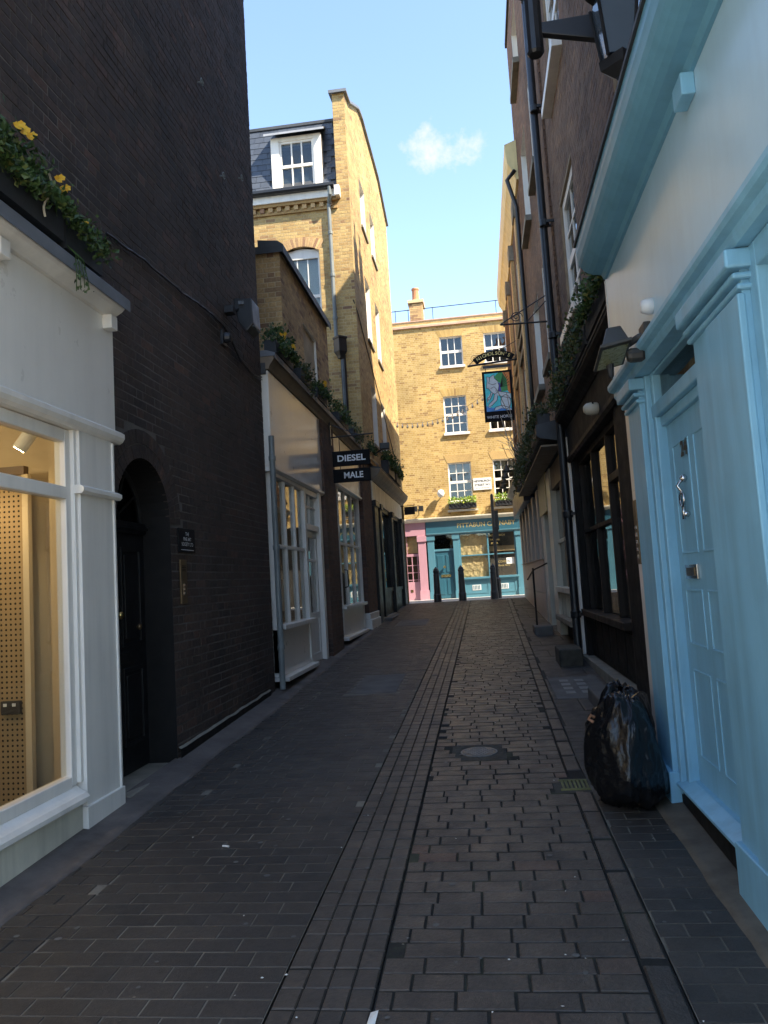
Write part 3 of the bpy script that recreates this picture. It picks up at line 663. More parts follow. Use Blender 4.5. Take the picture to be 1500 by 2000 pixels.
for i in range(n):        # two rings of arch bricks on edge
    a0, a1 = math.pi * (i + 0.07) / n, math.pi * (i + 0.93) / n
    for r0, r1 in ((AR, AR + 0.105), (AR + 0.115, AR + 0.225)):
        t = random.random(); k = len(mb.t)
        mb.poly(F, [(AC + r0 * math.cos(a0), AZ + r0 * math.sin(a0)), (AC + r1 * math.cos(a0), AZ + r1 * math.sin(a0)), (AC + r1 * math.cos(a1), AZ + r1 * math.sin(a1)), (AC + r0 * math.cos(a1), AZ + r0 * math.sin(a1))], -0.03, 0.007 + random.uniform(-.002, .002))
        for j in range(k, len(mb.t)): mb.t[j] = t
mb.build('arch_ring', 'soot_brick', bld, tones=True, recalc=True)
mb = MB()                 # body of the house behind its face
mb.box(-9, DX - 0.34, 5.30, 9.19, 0, 10.2); mb.box(-9, DX - 0.02, .82, 9.18, 3.75, 10.18); mb.box(DX - 0.40, DX - 0.02, 6.30, 9.19, 0, 10.17)
mb.box(-9, DX - 0.001, .8, 9.2, 10.2, 10.35); mb.box(-9, DX - .02, .82, 1.0, -.5, 3.8)
mb.build('body', 'soot_mortar', bld)
brick_wall(bld, FY(9.2, 1), -9, DX, 0.2, 10.2, (), 'soot_brick', 'soot_mortar', name='end_wall')
mb = MB(); D = -0.24      # reveal of the doorway
pts = [(AC - AR, 0.15)] + [(AC - AR * math.cos(math.pi * i / 24), AZ + AR * math.sin(math.pi * i / 24)) for i in range(25)] + [(AC + AR, 0.15)]
for (a, b), (c, e) in zip(pts[:-1], pts[1:]): mb.add([F(a, b, 0.004), F(c, e, 0.004), F(c, e, D - 0.1), F(a, b, D - 0.1)], [(0, 1, 2, 3)])
mb.build('door_reveal', 'black_satin', bld)
dr = MB().lbox(F, AC - AR, AC + AR, 0.24, 2.12, D - 0.06, D).build('door', 'black_gloss', bld)
for u0, u1, z0, z1 in ((AC - 0.40, AC - 0.05, 0.45, 1.05), (AC + 0.05, AC + 0.40, 0.45, 1.05), (AC - 0.40, AC - 0.05, 1.22, 2.0), (AC + 0.05, AC + 0.40, 1.22, 2.0)):
    mb = MB()
    for s_, (a, b, c, e) in enumerate(((u0, u1, z0, z0 + .03), (u0, u1, z1 - .03, z1), (u0, u0 + .03, z0 + .03, z1 - .03), (u1 - .03, u1, z0 + .03, z1 - .03))): mb.lbox(F, a, b, c, e, D - 0.01, D + 0.014)
    mb.lbox(F, u0 + .06, u1 - .06, z0 + .06, z1 - .06, D - 0.01, D + 0.010); mb.build('door_panel', 'black_gloss', dr, bevel=0.003)
MB().lathe([(0.0, 0.07), (0.022, 0.068), (0.032, 0.05), (0.026, 0.03), (0.012, 0.02), (0.014, 0.0)], (DX + D, AC - 0.06, 1.47), 14, 'x').build('door_knob', 'brass', dr, smooth=True)
MB().lathe([(0.0, 0.05), (0.02, 0.045), (0.026, 0.03), (0.01, 0.012), (0.012, 0.0)], (DX + D, AC + 0.30, 1.36), 14, 'x').build('door_knob', 'old_brass', dr, smooth=True)
MB().lbox(F, AC - 0.16, AC + 0.16, 1.10, 1.17, D - 0.01, D + 0.012).build('letter_plate', 'black_satin', dr)
mb = MB(); mb.lbox(F, AC - AR, AC + AR, 2.12, 2.21, D - 0.06, D + 0.03); mb.lbox(F, AC - AR, AC + AR, 2.15, 2.18, D + 0.02, D + 0.05)
mb.build('transom', 'black_gloss', bld, bevel=0.004)
pts = [(AC + AR * math.cos(math.pi * i / 20), 2.21 + (AR - 0.01) * math.sin(math.pi * i / 20)) for i in range(21)]
fl = MB().poly(F, pts, D - 0.05, D - 0.045).build('fanlight', 'dark_glass', bld)
mb = MB()
for i in range(1, 6):
    a = math.pi * i / 6; mb.tube([F(AC + 0.12 * math.cos(a), 2.21 + 0.12 * math.sin(a), D - 0.03), F(AC + AR * math.cos(a), 2.21 + (AR - .01) * math.sin(a), D - 0.03)], 0.009, 5)
mb.tube([F(AC + 0.12 * math.cos(math.pi * i / 12), 2.21 + 0.12 * math.sin(math.pi * i / 12), D - 0.03) for i in range(13)], 0.009, 5)
mb.tube([F(p, q, D - 0.02) for p, q in pts], 0.022, 6); mb.build('fanlight_bars', 'black_satin', fl)
MB().lbox(F, AC - AR, AC + AR, 2.1, 2.75, -0.34, -0.335).build('lobby_back', 'interior_dark', bld)
MB().lbox(F, AC - AR - 0.02, AC + AR + 0.03, 0.10, 0.235, D - 0.08, 0.06).build('doorstep', 'york_stone', bld, bevel=0.012)
mb = MB()                 # rendered plinth with a worn pale top edge
pp = np.linspace(6.20, 8.95, 24)
for a, b in zip(pp[:-1], pp[1:]):
    ta, tb = gz(a) + 0.11 + 0.012 * noise.noise(Vector((a * 4, 0, 0))) - 0.02 * (a - 6.2) / 2.75, gz(b) + 0.11 + 0.012 * noise.noise(Vector((b * 4, 0, 0))) - 0.02 * (b - 6.2) / 2.75
    mb.add([F(a, gz(a) - .03, .025), F(b, gz(b) - .03, .025), F(b, tb, .025), F(a, ta, .025), F(a, ta + .015, 0), F(b, tb + .015, 0)], [(0, 1, 2, 3)], 0); mb.add([F(a, ta, .025), F(b, tb, .025), F(b, tb + .015, 0.003), F(a, ta + .015, 0.003)], [(0, 1, 2, 3)], 1)
mb.build('plinth', ['black_satin', 'york_stone'], bld)

# things fixed to that wall
t = thing('wall_plaque', 'black plaque lettered THE FINE ART SOCIETY LTD beside the arched door', 'sign', F(6.5, 2.08, 0.01))
MB().lbox(F, 6.32, 6.69, 1.965, 2.175, 0.008, 0.022).build('board', 'sign_black', t, bevel=0.003)
for z, s_ in ((2.125, 'THE'), (2.08, 'FINE ART'), (2.035, 'SOCIETY LTD')): lettering(t, F, 6.505, z, 0.024, s_, 0.044, 'sign_letter', sx=1.0)
MB().lbox(F, 6.36, 6.65, 1.985, 1.989, 0.021, 0.024).build('rule', 'sign_letter', t)
t = thing('entry_phone', 'tall brown entry phone plate below the black plaque', 'intercom', F(6.4, 1.7, 0.01))
MB().lbox(F, 6.33, 6.47, 1.52, 1.90, 0.008, 0.024).build('plate', 'old_brass', t, bevel=0.003)
for k in range(3): MB().lbox(F, 6.385, 6.41, 1.60 + k * 0.035, 1.622 + k * 0.035, 0.023, 0.030).build('button', 'chrome', t)
mb = MB(); [mb.lbox(F, 6.36, 6.44, 1.80 + k * 0.014, 1.806 + k * 0.014, 0.022, 0.027) for k in range(4)]; mb.build('grille', 'sign_black', t)
t = thing('floodlight', 'black boxy floodlight high on the soot-black wall', 'floodlight', F(8.1, 4.6, 0.1))
mb = MB(); mb.lbox(F, 7.85, 7.97, 4.62, 4.70, 0.0, 0.10); mb.tube([F(7.91, 4.66, 0.08), F(8.05, 4.72, 0.13), F(8.14, 4.75, 0.16)], 0.016, 8); mb.build('bracket', 'dark_plastic', t, bevel=0.005)
mb = MB(); mb.poly(FY(8.00), [(DX + 0.06, 4.83), (DX + 0.27, 4.81), (DX + 0.28, 4.52), (DX + 0.20, 4.44), (DX + 0.11, 4.55)], -0.30, 0.0); mb.build('housing', 'dark_plastic', t, bevel=0.012, recalc=True)
MB().box(DX + 0.20, DX + 0.285, 8.03, 8.27, 4.50, 4.51).build('lens', 'pale_glass', t)
MB().lbox(F, 7.97, 7.998, 4.74, 4.78, 0.13, 0.19).build('label_plate', 'chrome', t)
t = thing('alarm_sounder', 'small black wall sounder below the black floodlight', 'sounder', F(7.8, 4.35, 0.05))
mb = MB(); mb.lathe([(0.05, 0.0), (0.06, 0.05), (0.05, 0.10), (0.02, 0.11)], F(7.75, 4.30, 0), 12, 'x'); mb.lbox(F, 7.68, 7.82, 4.22, 4.38, 0.0, 0.03); mb.build('case', 'dark_plastic', t, bevel=0.004)
mb = MB(); cab = [(5.15, 4.27), (5.8, 4.34), (6.6, 4.37), (7.2, 4.43), (7.7, 4.44), (7.9, 4.40), (8.3, 4.22), (8.8, 4.18), (9.15, 4.24)]
cb = []
for (a, b), (c, e) in zip(cab[:-1], cab[1:]):
    for k in range(6): tt = k / 6; cb.append(F(a + (c - a) * tt, b + (e - b) * tt + 0.012 * noise.noise(Vector((a + tt * 3, 7, 1))), 0.022))
cb.append(F(9.15, 4.24, 0.022)); mb.tube(cb, 0.010, 6)
mb.tube([Vector(p) + Vector((0.01, 0, -0.035)) for p in cb[-30:]], 0.006, 5)
tag(mb.build('cable', 'iron'), 'dark cable sagging along the soot-black brick wall', 'cable')
for k, (u, z) in enumerate(((7.3, 6.9), (8.6, 6.55), (7.9, 6.2))):
    mb = MB(); mb.tube([F(u + 0.035 * math.cos(a * math.pi / 6), z + 0.035 * math.sin(a * math.pi / 6), 0.05) for a in range(12)], 0.006, 5); mb.tube([F(u, z, 0.0), F(u, z, 0.05)], 0.008, 5)
    tag(mb.build('ring_bolt', 'grey_pipe'), 'small pale ring bolt high on the sooty brick wall', 'ring bolt', 'ring bolts on the sooty wall')

# ------------------------------------------------------------------ white gallery shopfront
S = FX(-2.53)
shp = thing('shopfront', 'white painted gallery shopfront with a warm lit display window', 'shopfront', (-2.53, 4.5, 0.15))
MB().lbox(S, 0.8, 5.15, 2.79, 3.60, -0.12, 0.0).build('fascia', 'white_gloss', shp, bevel=0.004)
mb = MB(); mb.prism(S, [(-0.1, 2.70), (0.005, 2.70), (0.03, 2.715), (0.045, 2.74), (0.045, 2.77), (0.02, 2.788), (-0.1, 2.788)], 0.8, 5.20); mb.build('moulding', 'white_paint', shp, recalc=True, smooth=False)
mb = MB(); mb.prism(S, [(-0.12, 3.60), (0.03, 3.60), (0.10, 3.64), (0.12, 3.66), (0.12, 3.668), (-0.12, 3.668)], 0.8, 5.10); mb.build('cornice', 'white_paint', shp, recalc=True)
mb = MB(); mb.prism(S, [(-0.08, 3.67), (0.145, 3.67), (0.15, 3.64), (0.155, 3.64), (0.155, 3.725), (0.14, 3.74), (-0.08, 3.79)], 0.8, 5.12); mb.build('lead_flashing', 'lead', shp, recalc=True, bevel=0.004)
for y in (1.2, 2.5, 3.78, 5.04): MB().lbox(S, y - 0.045, y + 0.045, 3.50, 3.60, 0.0, 0.07).build('bracket', 'white_paint', shp, bevel=0.004)
pil = MB().lbox(S, 4.64, 5.09, 0.05, 2.71, -0.10, 0.0).build('pilaster', 'white_paint', shp, bevel=0.003)
mb = MB(); mb.lbox(S, 4.605, 4.64, 0.48, 2.70, -0.12, -0.02); mb.build('inner_jamb', 'white_paint', pil, bevel=0.004)
mb = MB(); mb.prism(S, [(-0.02, 2.285), (0.03, 2.285), (0.045, 2.30), (0.045, 2.325), (0.02, 2.34), (-0.02, 2.34)], 4.60, 5.13); mb.build('band', 'white_paint', pil, recalc=True)
MB().lbox(S, 5.075, 5.093, 0.28, 2.69, 0.0, 0.012).build('edge_bead', 'white_paint', pil)
MB().lbox(S, 4.605, 5.105, 0.04, 0.33, -0.10, 0.022).build('plinth_block', 'white_paint', pil, bevel=0.004)
MB().lbox(S, 5.09, 5.14, 0.1, 2.7, -0.13, -0.03).build('side_return', 'black_satin', shp)
mb = MB(); mb.lbox(S, 4.545, 4.606, 0.47, 2.695, -0.12, -0.045); mb.lbox(S, 0.8, 4.545, 2.615, 2.695, -0.12, -0.045); mb.lbox(S, 0.8, 4.545, 2.245, 2.325, -0.115, -0.04); mb.lbox(S, 0.8, 4.545, 0.46, 0.53, -0.12, -0.045)
wf = mb.build('window_frame', 'white_paint', shp, bevel=0.006)
for z0, z1 in ((0.54, 2.25), (2.33, 2.61)): MB().lbox(S, 0.8, 4.55, z0, z1, -0.085, -0.079).build('pane', 'shop_glass', wf)
mb = MB(); mb.prism(S, [(-0.15, 0.36), (0.01, 0.36), (0.035, 0.375), (0.035, 0.40), (0.015, 0.425), (-0.02, 0.44), (-0.06, 0.47), (-0.15, 0.47)], 0.8, 4.605); mb.build('sill', 'white_paint', shp, recalc=True)
MB().lbox(S, 0.8, 4.60, -0.2, 0.36, -0.15, -0.012).build('stall_riser', 'dirty_cream', shp)
# its lit interior
mb = MB(); X0, X1, Y0, Y1, Z0, Z1 = -6.5, -2.65, 1.05, 5.16, 0.05, 2.98
mb.add([(X0, Y0, Z0), (X1, Y0, Z0), (X1, Y1, Z0), (X0, Y1, Z0)], [(0, 1, 2, 3)], 1)
mb.add([(X0, Y0, Z1), (X1, Y0, Z1), (X1, Y1, Z1), (X0, Y1, Z1)], [(0, 3, 2, 1)], 0)
mb.add([(X0, Y1, Z0), (X1, Y1, Z0), (X1, Y1, Z1), (X0, Y1, Z1)], [(0, 1, 2, 3)], 0); mb.add([(X0, Y0, Z0), (X0, Y1, Z0), (X0, Y1, Z1), (X0, Y0, Z1)], [(0, 1, 2, 3)], 0)
mb.add([(X0, Y0, Z0), (X1, Y0, Z0), (X1, Y0, Z1), (X0, Y0, Z1)], [(3, 2, 1, 0)], 0)
mb.box(-2.96, -2.90, 5.0, 5.155, Z0, Z1 - .01, 0)
mb.build('room', ['interior_beige', 'interior_floor'], shp)
t = thing('pegboard', 'brown perforated pegboard panel standing inside the gallery window', 'pegboard', (-3.9, 4.98, 0.42))
MB().box(-5.4, -3.135, 4.965, 5.0, 0.06, 2.50).build('panel', 'pegboard', t)
MB().box(-5.4, -3.115, 4.95, 5.01, 2.50, 2.56).build('top_rail', 'interior_floor', t); MB().box(-3.134, -3.09, 4.955, 5.0, 0.06, 2.50).build('edge_batten', 'interior_beige', t)
mb = MB()
for i in range(34):
    for j in range(67):
        x, z = -3.165 - i * 0.0355, 0.115 + j * 0.0355
        mb.add([(x + 0.0085 * math.cos(a), 4.9642, z + 0.0085 * math.sin(a)) for a in [k * math.pi / 3 for k in range(6)]], [(5, 4, 3, 2, 1, 0)])
tag(mb.build('hole_disc', 'hole_shade', t), kind='stuff')  # flat dark discs on the panel; shade of the perforations put into colour
mb = MB().box(-3.30, -3.16, 4.93, 4.962, 0.86, 0.95); s_ = mb.build('socket_plate', 'interior_dark', t, bevel=0.004)
for x in (-3.265, -3.20): MB().box(x - 0.012, x + 0.012, 4.926, 4.931, 0.915, 0.935).build('switch', 'sign_white', s_)
t = thing('track_light', 'white cylinder track spotlight glowing inside the gallery window', 'spotlight', (-3.05, 4.6, 2.97))
MB().box(-2.91, -2.87, 2.2, 5.0, 2.93, 2.965).build('track', 'sign_black', t)
a0 = Vector((-2.89, 4.72, 2.76)); dv = Vector((-0.55, -0.15, -0.82)).normalized()
MB().tube([a0 + Vector((0, 0.02, 0.13)), a0 + Vector((0, 0.0, 0.04))], 0.014, 8).build('arm', 'sign_black', t)
MB().tube([a0, a0 + dv * 0.17], 0.046, 18).build('barrel', 'sign_white', t)
MB().tube([a0 + dv * 0.168, a0 + dv * 0.172], 0.036, 16).build('lens', 'spot_lens', t)
ld = bpy.data.lights.new('gallery_spot', 'SPOT'); ld.energy = 15; ld.color = (1.0, 0.76, 0.46); ld.spot_size = R_(110); ld.spot_blend = 0.8; ld.shadow_soft_size = 0.05
lo = bpy.data.objects.new('gallery_spot', ld); COL.objects.link(lo); lo.parent = t; lo.matrix_parent_inverse = Matrix.Translation(-t.location)
lo.location = a0 + dv * 0.2; lo.rotation_euler = dv.to_track_quat('-Z', 'Y').to_euler()
ld = bpy.data.lights.new('gallery_point_light', 'POINT'); ld.energy = 12; ld.color = (1.0, 0.78, 0.48); ld.shadow_soft_size = 0.12  # point light without a fitting, out of view in the room
lo = bpy.data.objects.new('gallery_point_light', ld); COL.objects.link(lo); lo.parent = t; lo.matrix_parent_inverse = Matrix.Translation(-t.location); lo.location = (-3.7, 3.7, 2.75)

# planting on top of the white shopfront
def window_box(label, x0, x1, y0, y1, z0, h, leaf='leaf', n=900, size=0.05, trail=0.0, flowers=(), group=None, top=0.28, seed=1, flower_r=0.028, petal='petal_yellow', trail_dir=1):
    t = thing('window_box', label, 'window box', ((x0 + x1) / 2, (y0 + y1) / 2, z0), group)
    mb = MB(); w = 0.015
    mb.box(x0, x1, y0, y1, z0, z0 + 0.02); mb.box(x0, x0 + w, y0, y1, z0 + .02, z0 + h); mb.box(x1 - w, x1, y0, y1, z0 + .02, z0 + h); mb.box(x0 + w, x1 - w, y0, y0 + w, z0 + .02, z0 + h); mb.box(x0 + w, x1 - w, y1 - w, y1, z0 + .02, z0 + h)
    mb.build('trough', 'trough', t); MB().box(x0 + w, x1 - w, y0 + w, y1 - w, z0 + 0.02, z0 + h - 0.03).build('soil', 'soil', t)
    rnd = random.Random(seed); pts = []; ln = y1 - y0
    bumps = [(rnd.uniform(y0, y1), rnd.uniform(0.5, 1.0), rnd.uniform(0.08, 0.2)) for _ in range(max(4, int(ln * 7)))]
    while len(pts) < n:
        y = rnd.uniform(y0 - 0.04, y1 + 0.04); hh = max((b[1] * math.exp(-((y - b[0]) / b[2]) ** 2) for b in bumps), default=0.3)
        x = rnd.gauss((x0 + x1) / 2, (x1 - x0) * 0.45); z = z0 + h - 0.04 + abs(rnd.random() ** 0.7) * top * (0.25 + 0.75 * hh)
        pts.append((x, y, z))
    if trail:
        front = x1 if trail_dir > 0 else x0
        for _ in range(int(n * 0.5)):
            y = rnd.uniform(y0, y1); L = trail * (0.4 + 0.6 * abs(noise.noise(Vector((y * 3.1, seed, 0.5)))) * 2)
            k = rnd.random(); pts.append((front + trail_dir * (0.03 + 0.05 * rnd.random()), y + 0.05 * rnd.gauss(0, 1), z0 + h - k * L))
    leaf_cloud(MB(), pts, size, 1, 0.015, seed=seed).build('foliage', leaf, t, tones=True)
    mb = MB()
    for _ in range(int(8 + ln * 10)):
        y = rnd.uniform(y0, y1); x = (x0 + x1) / 2; p = Vector((x, y, z0 + h - 0.04)); mb.tube([p, p + Vector((rnd.gauss(0, .05), rnd.gauss(0, .05), top * 0.5)), p + Vector((rnd.gauss(0, .09), rnd.gauss(0, .08), top * rnd.uniform(.7, 1)))], 0.003, 4)
    tag(mb.build('stem', leaf, t), kind='stuff')
    for k, p in enumerate(flowers):
        mb = MB(); petals(mb, p, flower_r, (1 if trail_dir > 0 else -1, -0.7, 0.3), seed + k); petals(mb, Vector(p) + Vector((0.012 * trail_dir, 0.02, 0.02)), flower_r * 0.8, (1 if trail_dir > 0 else -1, -0.9, 0.1), seed + k + 50)
        mb.build('flower', petal, t, tones=True)
    return t
fl1 = [(-2.36, 3.80, 4.22), (-2.38, 3.90, 4.25), (-2.35, 4.14, 4.12), (-2.37, 4.18, 4.07), (-2.36, 4.22, 4.10), (-2.40, 4.62, 3.98), (-2.38, 4.48, 4.00), (-2.34, 3.72, 4.20)]
window_box('lead-grey window box of yellow pansies on the white gallery cornice', -2.56, -2.40, 2.55, 4.28, 3.80, 0.20, n=2600, size=0.045, trail=0.10, flowers=fl1[:6] + fl1[7:], top=0.30, seed=3)
window_box('short window box with sparse trailing leaves at the end of the gallery cornice', -2.56, -2.42, 4.34, 4.80, 3.79, 0.19, n=500, size=0.04, trail=0.14, flowers=fl1[5:7], top=0.16, seed=9, flower_r=0.02)
mb = MB(); pts = []
for k in range(4):
    y = 4.33 + 0.03 * k; mb.tube([(-2.41, y, 3.80), (-2.36, y + 0.01, 3.74), (-2.35, y + 0.015 * k, 3.62), (-2.355, y + 0.02 * k, 3.50 + 0.03 * k)], 0.003, 4); pts += [(-2.35, y + 0.01 * q, 3.70 - 0.03 * q) for q in range(6)]
leaf_cloud(mb, pts, 0.035, 1, 0.014, -0.8, seed=31); tag(mb.build('trailing_plant', 'leaf', tones=True), 'small leafy sprig hanging over the white gallery fascia', 'plant')
mb = MB(); mb.tube([(-2.37, 4.06 + 0.05 * math.sin(k * 0.5), 4.14 - 0.028 * k) for k in range(12)], 0.007, 6); tag(mb.build('pipe_end', 'dry_stem'), 'curled pale hose end hanging among the pansies', 'hose')

# ------------------------------------------------------------------ low shop range: single storey with a two-storey brick block on it
low = thing('brick_building', 'low brown stock-brick block with lead coping above the white shops', 'building', (-2.6, 12, 0.4))
B = FX(-2.62)
brick_wall(low, B, 10.65, 14.1, 4.45, 6.55, [(12.0, 13.0, 4.66, 5.90)], 'dull_brick', 'dull_mortar', reveal=0.22, reveal_mat='white_paint')
brick_wall(low, FY(10.65), -7, -2.62, 4.45, 6.55, (), 'dull_brick', 'dull_mortar', n_ind=120, name='end_wall', vis=lambda c: c.x > -3.15)
brick_wall(low, FY(14.1, 1), -7, -2.62, 4.45, 6.55, (), 'dull_brick', 'dull_mortar', name='rear_wall')
sash(low, B, 12.0, 13.0, 4.66, 5.90, 2, 2, recess=0.18, meet=1)
mb = MB(); mb.box(-7, -2.56, 10.58, 14.17, 6.55, 6.585); mb.prism(B, [(-0.3, 6.585), (0.07, 6.585), (0.07, 6.48), (0.078, 6.48), (0.078, 6.60), (0.0, 6.66), (-0.3, 6.70)], 10.57, 14.18)
mb.lbox(FY(10.65), -7, -2.54, 6.49, 6.60, 0.07, 0.078); mb.build('coping', 'dark_lead', low, recalc=True)
mb = MB(); mb.box(-7, -2.66, 10.69, 14.06, 4.4, 6.54); mb.build('body', 'dull_mortar', low)
mb = MB(); mb.box(-7, -2.52, 9.21, 16.69, 4.30, 4.44); mb.build('flat_roof', 'dark_lead', low)
P0 = FX(-2.50)
# continuous cornice with a lead top
mb = MB(); mb.prism(P0, [(-0.1, 4.36), (0.02, 4.36), (0.03, 4.40), (0.07, 4.45), (0.09, 4.49), (0.09, 4.52), (-0.1, 4.52)], 9.22, 17.6); mb.build('cornice', 'tan_wood', low, recalc=True)
mb = MB(); mb.prism(P0, [(-0.1, 4.522), (0.11, 4.522), (0.11, 4.48), (0.116, 4.48), (0.116, 4.56), (0.0, 4.60), (-0.1, 4.60)], 9.21, 19.0); mb.build('cornice_lead', 'lead', low, recalc=True)
brick_wall(low, FX(-2.46), 12.32, 13.30, 0.42, 4.36, (), 'red_brick', 'red_mortar', name='pier', n_ind=100)
MB().box(-2.8, -2.47, 12.33, 13.29, 0.3, 4.36).build('pier_body', 'red_mortar', low)
brick_wall(low, FY(12.32), -2.8, -2.46, 0.42, 4.36, (), 'red_brick', 'red_mortar', name='pier_side')
brick_wall(low, FX(-2.46), 16.45, 17.85, 0.95, 4.36, (), 'red_brick', 'red_mortar', name='pier', phase=0.1)
brick_wall(low, FY(16.45), -2.8, -2.46, 0.95, 4.36, (), 'red_brick', 'red_mortar', name='pier_side')
MB().box(-2.8, -2.47, 16.46, 17.84, 0.3, 4.36).build('pier_body', 'red_mortar', low)
mb = MB(); mb.box(-2.8, -2.40, 16.42, 17.88, 0.55, 0.82); mb.box(-2.8, -2.43, 16.44, 17.86, 0.82, 0.96); mb.build('plinth_block', 'white_paint', low, bevel=0.012)

def white_shop(label, y0, y1, fz0, fz1, wy0, wy1, wz0, wz1, dy0, dy1, base, cols, fascia_m, x=-2.50):
    G = FX(x); t = thing('shopfront', label, 'shopfront', (x, (y0 + y1) / 2, base))
    MB().lbox(G, y0, y1, fz0, fz1, -0.10, 0.0).build('fascia', fascia_m, t, bevel=0.004)
    mb = MB(); mb.prism(G, [(-0.1, fz0 - 0.06), (0.0, fz0 - 0.06), (0.03, fz0 - 0.03), (0.03, fz0 - 0.002), (-0.1, fz0 - 0.002)], y0, y1); mb.build('moulding', 'white_paint', t, recalc=True)
    mb = MB(); f = 0.07
    for a, b in ((wy0 - f, wy0), (wy1, wy1 + f)): mb.lbox(G, a, b, base + 0.1, fz0 - 0.06, -0.12, -0.01)
    mb.lbox(G, wy0, wy1, wz1, fz0 - 0.06, -0.12, -0.015)
    fr_ = mb.build('window_frame', 'white_paint', t, bevel=0.005)
    mb = MB(); zm = wz0 + (wz1 - wz0) * 0.53; us = [wy0 + (wy1 - wy0) * i / cols for i in range(cols + 1)]
    for u in us[1:-1]: mb.lbox(G, u - 0.022, u + 0.022, wz0, wz1, -0.10, -0.03)
    mb.lbox(G, wy0, wy1, zm - 0.022, zm + 0.022, -0.095, -0.035); mb.build('glazing_bar', 'white_paint', fr_, bevel=0.004)
    for a, b in zip(us[:-1], us[1:]):
        for c, e in ((wz0, zm), (zm, wz1)): MB().lbox(G, a, b, c, e, -0.068, -0.064).build('pane', 'shop_glass', fr_)
    MB().lbox(G, wy0 - f - 0.02, wy1 + f + 0.02, wz0 - 0.06, wz0, -0.12, 0.06).build('sill', 'white_paint', t, bevel=0.008)
    MB().lbox(G, wy0 - f, wy1 + f, base + 0.06, wz0 - 0.06, -0.12, -0.03).build('stall_riser', 'white_gloss', t)
    MB().lbox(G, wy0 - f, wy1 + f + 0.05, base, base + 0.055, -0.12, 0.07).build('base_board', 'white_paint', t, bevel=0.006)
    if dy1 > dy0:
        d = -0.06; mb = MB(); zt = 2.45
        mb.lbox(G, dy0 - 0.06, dy0, base, fz0 - .06, -0.14, -0.02); mb.lbox(G, dy1, dy1 + 0.16, base, fz0 - .06, -0.14, 0.01); mb.lbox(G, dy0, dy1, zt, zt + 0.09, -0.14, -0.015); mb.lbox(G, dy0, dy1, fz0 - 0.14, fz0 - 0.06, -0.14, -0.02); mb.build('door_frame', 'white_paint', t, bevel=0.005)
        mb = MB(); mb.lbox(G, dy0, dy0 + .10, base, zt, d - .05, d); mb.lbox(G, dy1 - .10, dy1, base, zt, d - .05, d); mb.lbox(G, dy0 + .1, dy1 - .1, base, base + .65, d - .05, d - .012); mb.lbox(G, dy0 + .1, dy1 - .1, base + .65, base + .75, d - .05, d); mb.lbox(G, dy0 + .1, dy1 - .1, zt - .1, zt, d - .05, d); mb.lbox(G, dy0 + .1, dy1 - .1, base + .02, base + .14, d - .05, d); mb.lbox(G, dy0 + .1, dy1 - .1, 1.98, 2.02, d - .05, d)
        dr = mb.build('door', 'white_paint', t, bevel=0.004)
        MB().lbox(G, dy0 + .1, dy1 - .1, base + .75, zt - .1, d - .03, d - .026).build('pane', 'shop_glass', dr)
        um = (dy0 + dy1) / 2; mb = MB(); mb.lbox(G, um - .018, um + .018, zt + .09, fz0 - .14, d - .04, d); mb.lbox(G, dy0, dy1, 2.80, 2.83, d - .04, d - .005); mb.build('overlight_bars', 'white_paint', t)
        MB().lbox(G, dy0, dy1, zt + .09, fz0 - .14, d - .03, d - .026).build('overlight', 'shop_glass', t)
    # room behind
    mb = MB(); xb = x - 2.6; a0, a1 = y0 + 0.02, y1 - 0.02
    mb.add([(xb, a0, base), (x - .13, a0, base), (x - .13, a1, base), (xb, a1, base)], [(0, 1, 2, 3)], 1); mb.add([(xb, a0, fz0 + .3), (x - .13, a0, fz0 + .3), (x - .13, a1, fz0 + .3), (xb, a1, fz0 + .3)], [(0, 1, 2, 3)], 0)
    mb.add([(xb, a0, base), (xb, a1, base), (xb, a1, fz0 + .3), (xb, a0, fz0 + .3)], [(0, 1, 2, 3)], 0); mb.add([(xb, a1, base), (x - .13, a1, base), (x - .13, a1, fz0 + .3), (xb, a1, fz0 + .3)], [(0, 1, 2, 3)], 0); mb.add([(xb, a0, base), (x - .13, a0, base), (x - .13, a0, fz0 + .3), (xb, a0, fz0 + .3)], [(0, 1, 2, 3)], 0)
    mb.build('room', ['interior_warm', 'interior_floor'], t)
    return t
s2 = white_shop('white bay shopfront with plain tall fascia and panelled glass door', 9.25, 12.31, 3.13, 4.35, 9.42, 10.98, 1.15, 3.02, 11.14, 11.95, 0.46, 3, 'white_gloss')
s3 = white_shop('white multi-pane shopfront between two red brick piers', 13.31, 16.44, 3.46, 4.35, 13.75, 16.1, 1.22, 3.38, 0, 0, 0.60, 3, 'cream_paint')
mb = MB(); mb.box(-3.05, -3.0, 10.35, 10.6, 0.5, 2.45); tag(mb.build('display_board', 'interior_orange', bevel=0.01), 'orange display board inside the white bay window', 'display board')
mb = MB(); mb.box(-3.4, -3.35, 10.75, 11.0, 1.0, 2.3); tag(mb.build('display_board', 'interior_teal', bevel=0.01), 'pale teal display board inside the white bay window', 'display board')
mb = MB(); mb.box(-3.2, -2.9, 14.4, 15.4, 0.65, 1.35); mb.box(-3.25, -2.85, 14.35, 15.45, 1.352, 1.40); tag(mb.build('display_table', 'interior_teal', bevel=0.01), 'pale display table inside the multi-pane white shop', 'table')
mb = MB(); mb.tube([(-2.46, 9.12, 0.40), (-2.46, 9.12, 3.48)], 0.036, 12); pp_ = mb.build('pipe', 'grey_pipe', None, smooth=False); tag(pp_, 'grey painted waste pipe at the corner of the sooty wall', 'pipe')
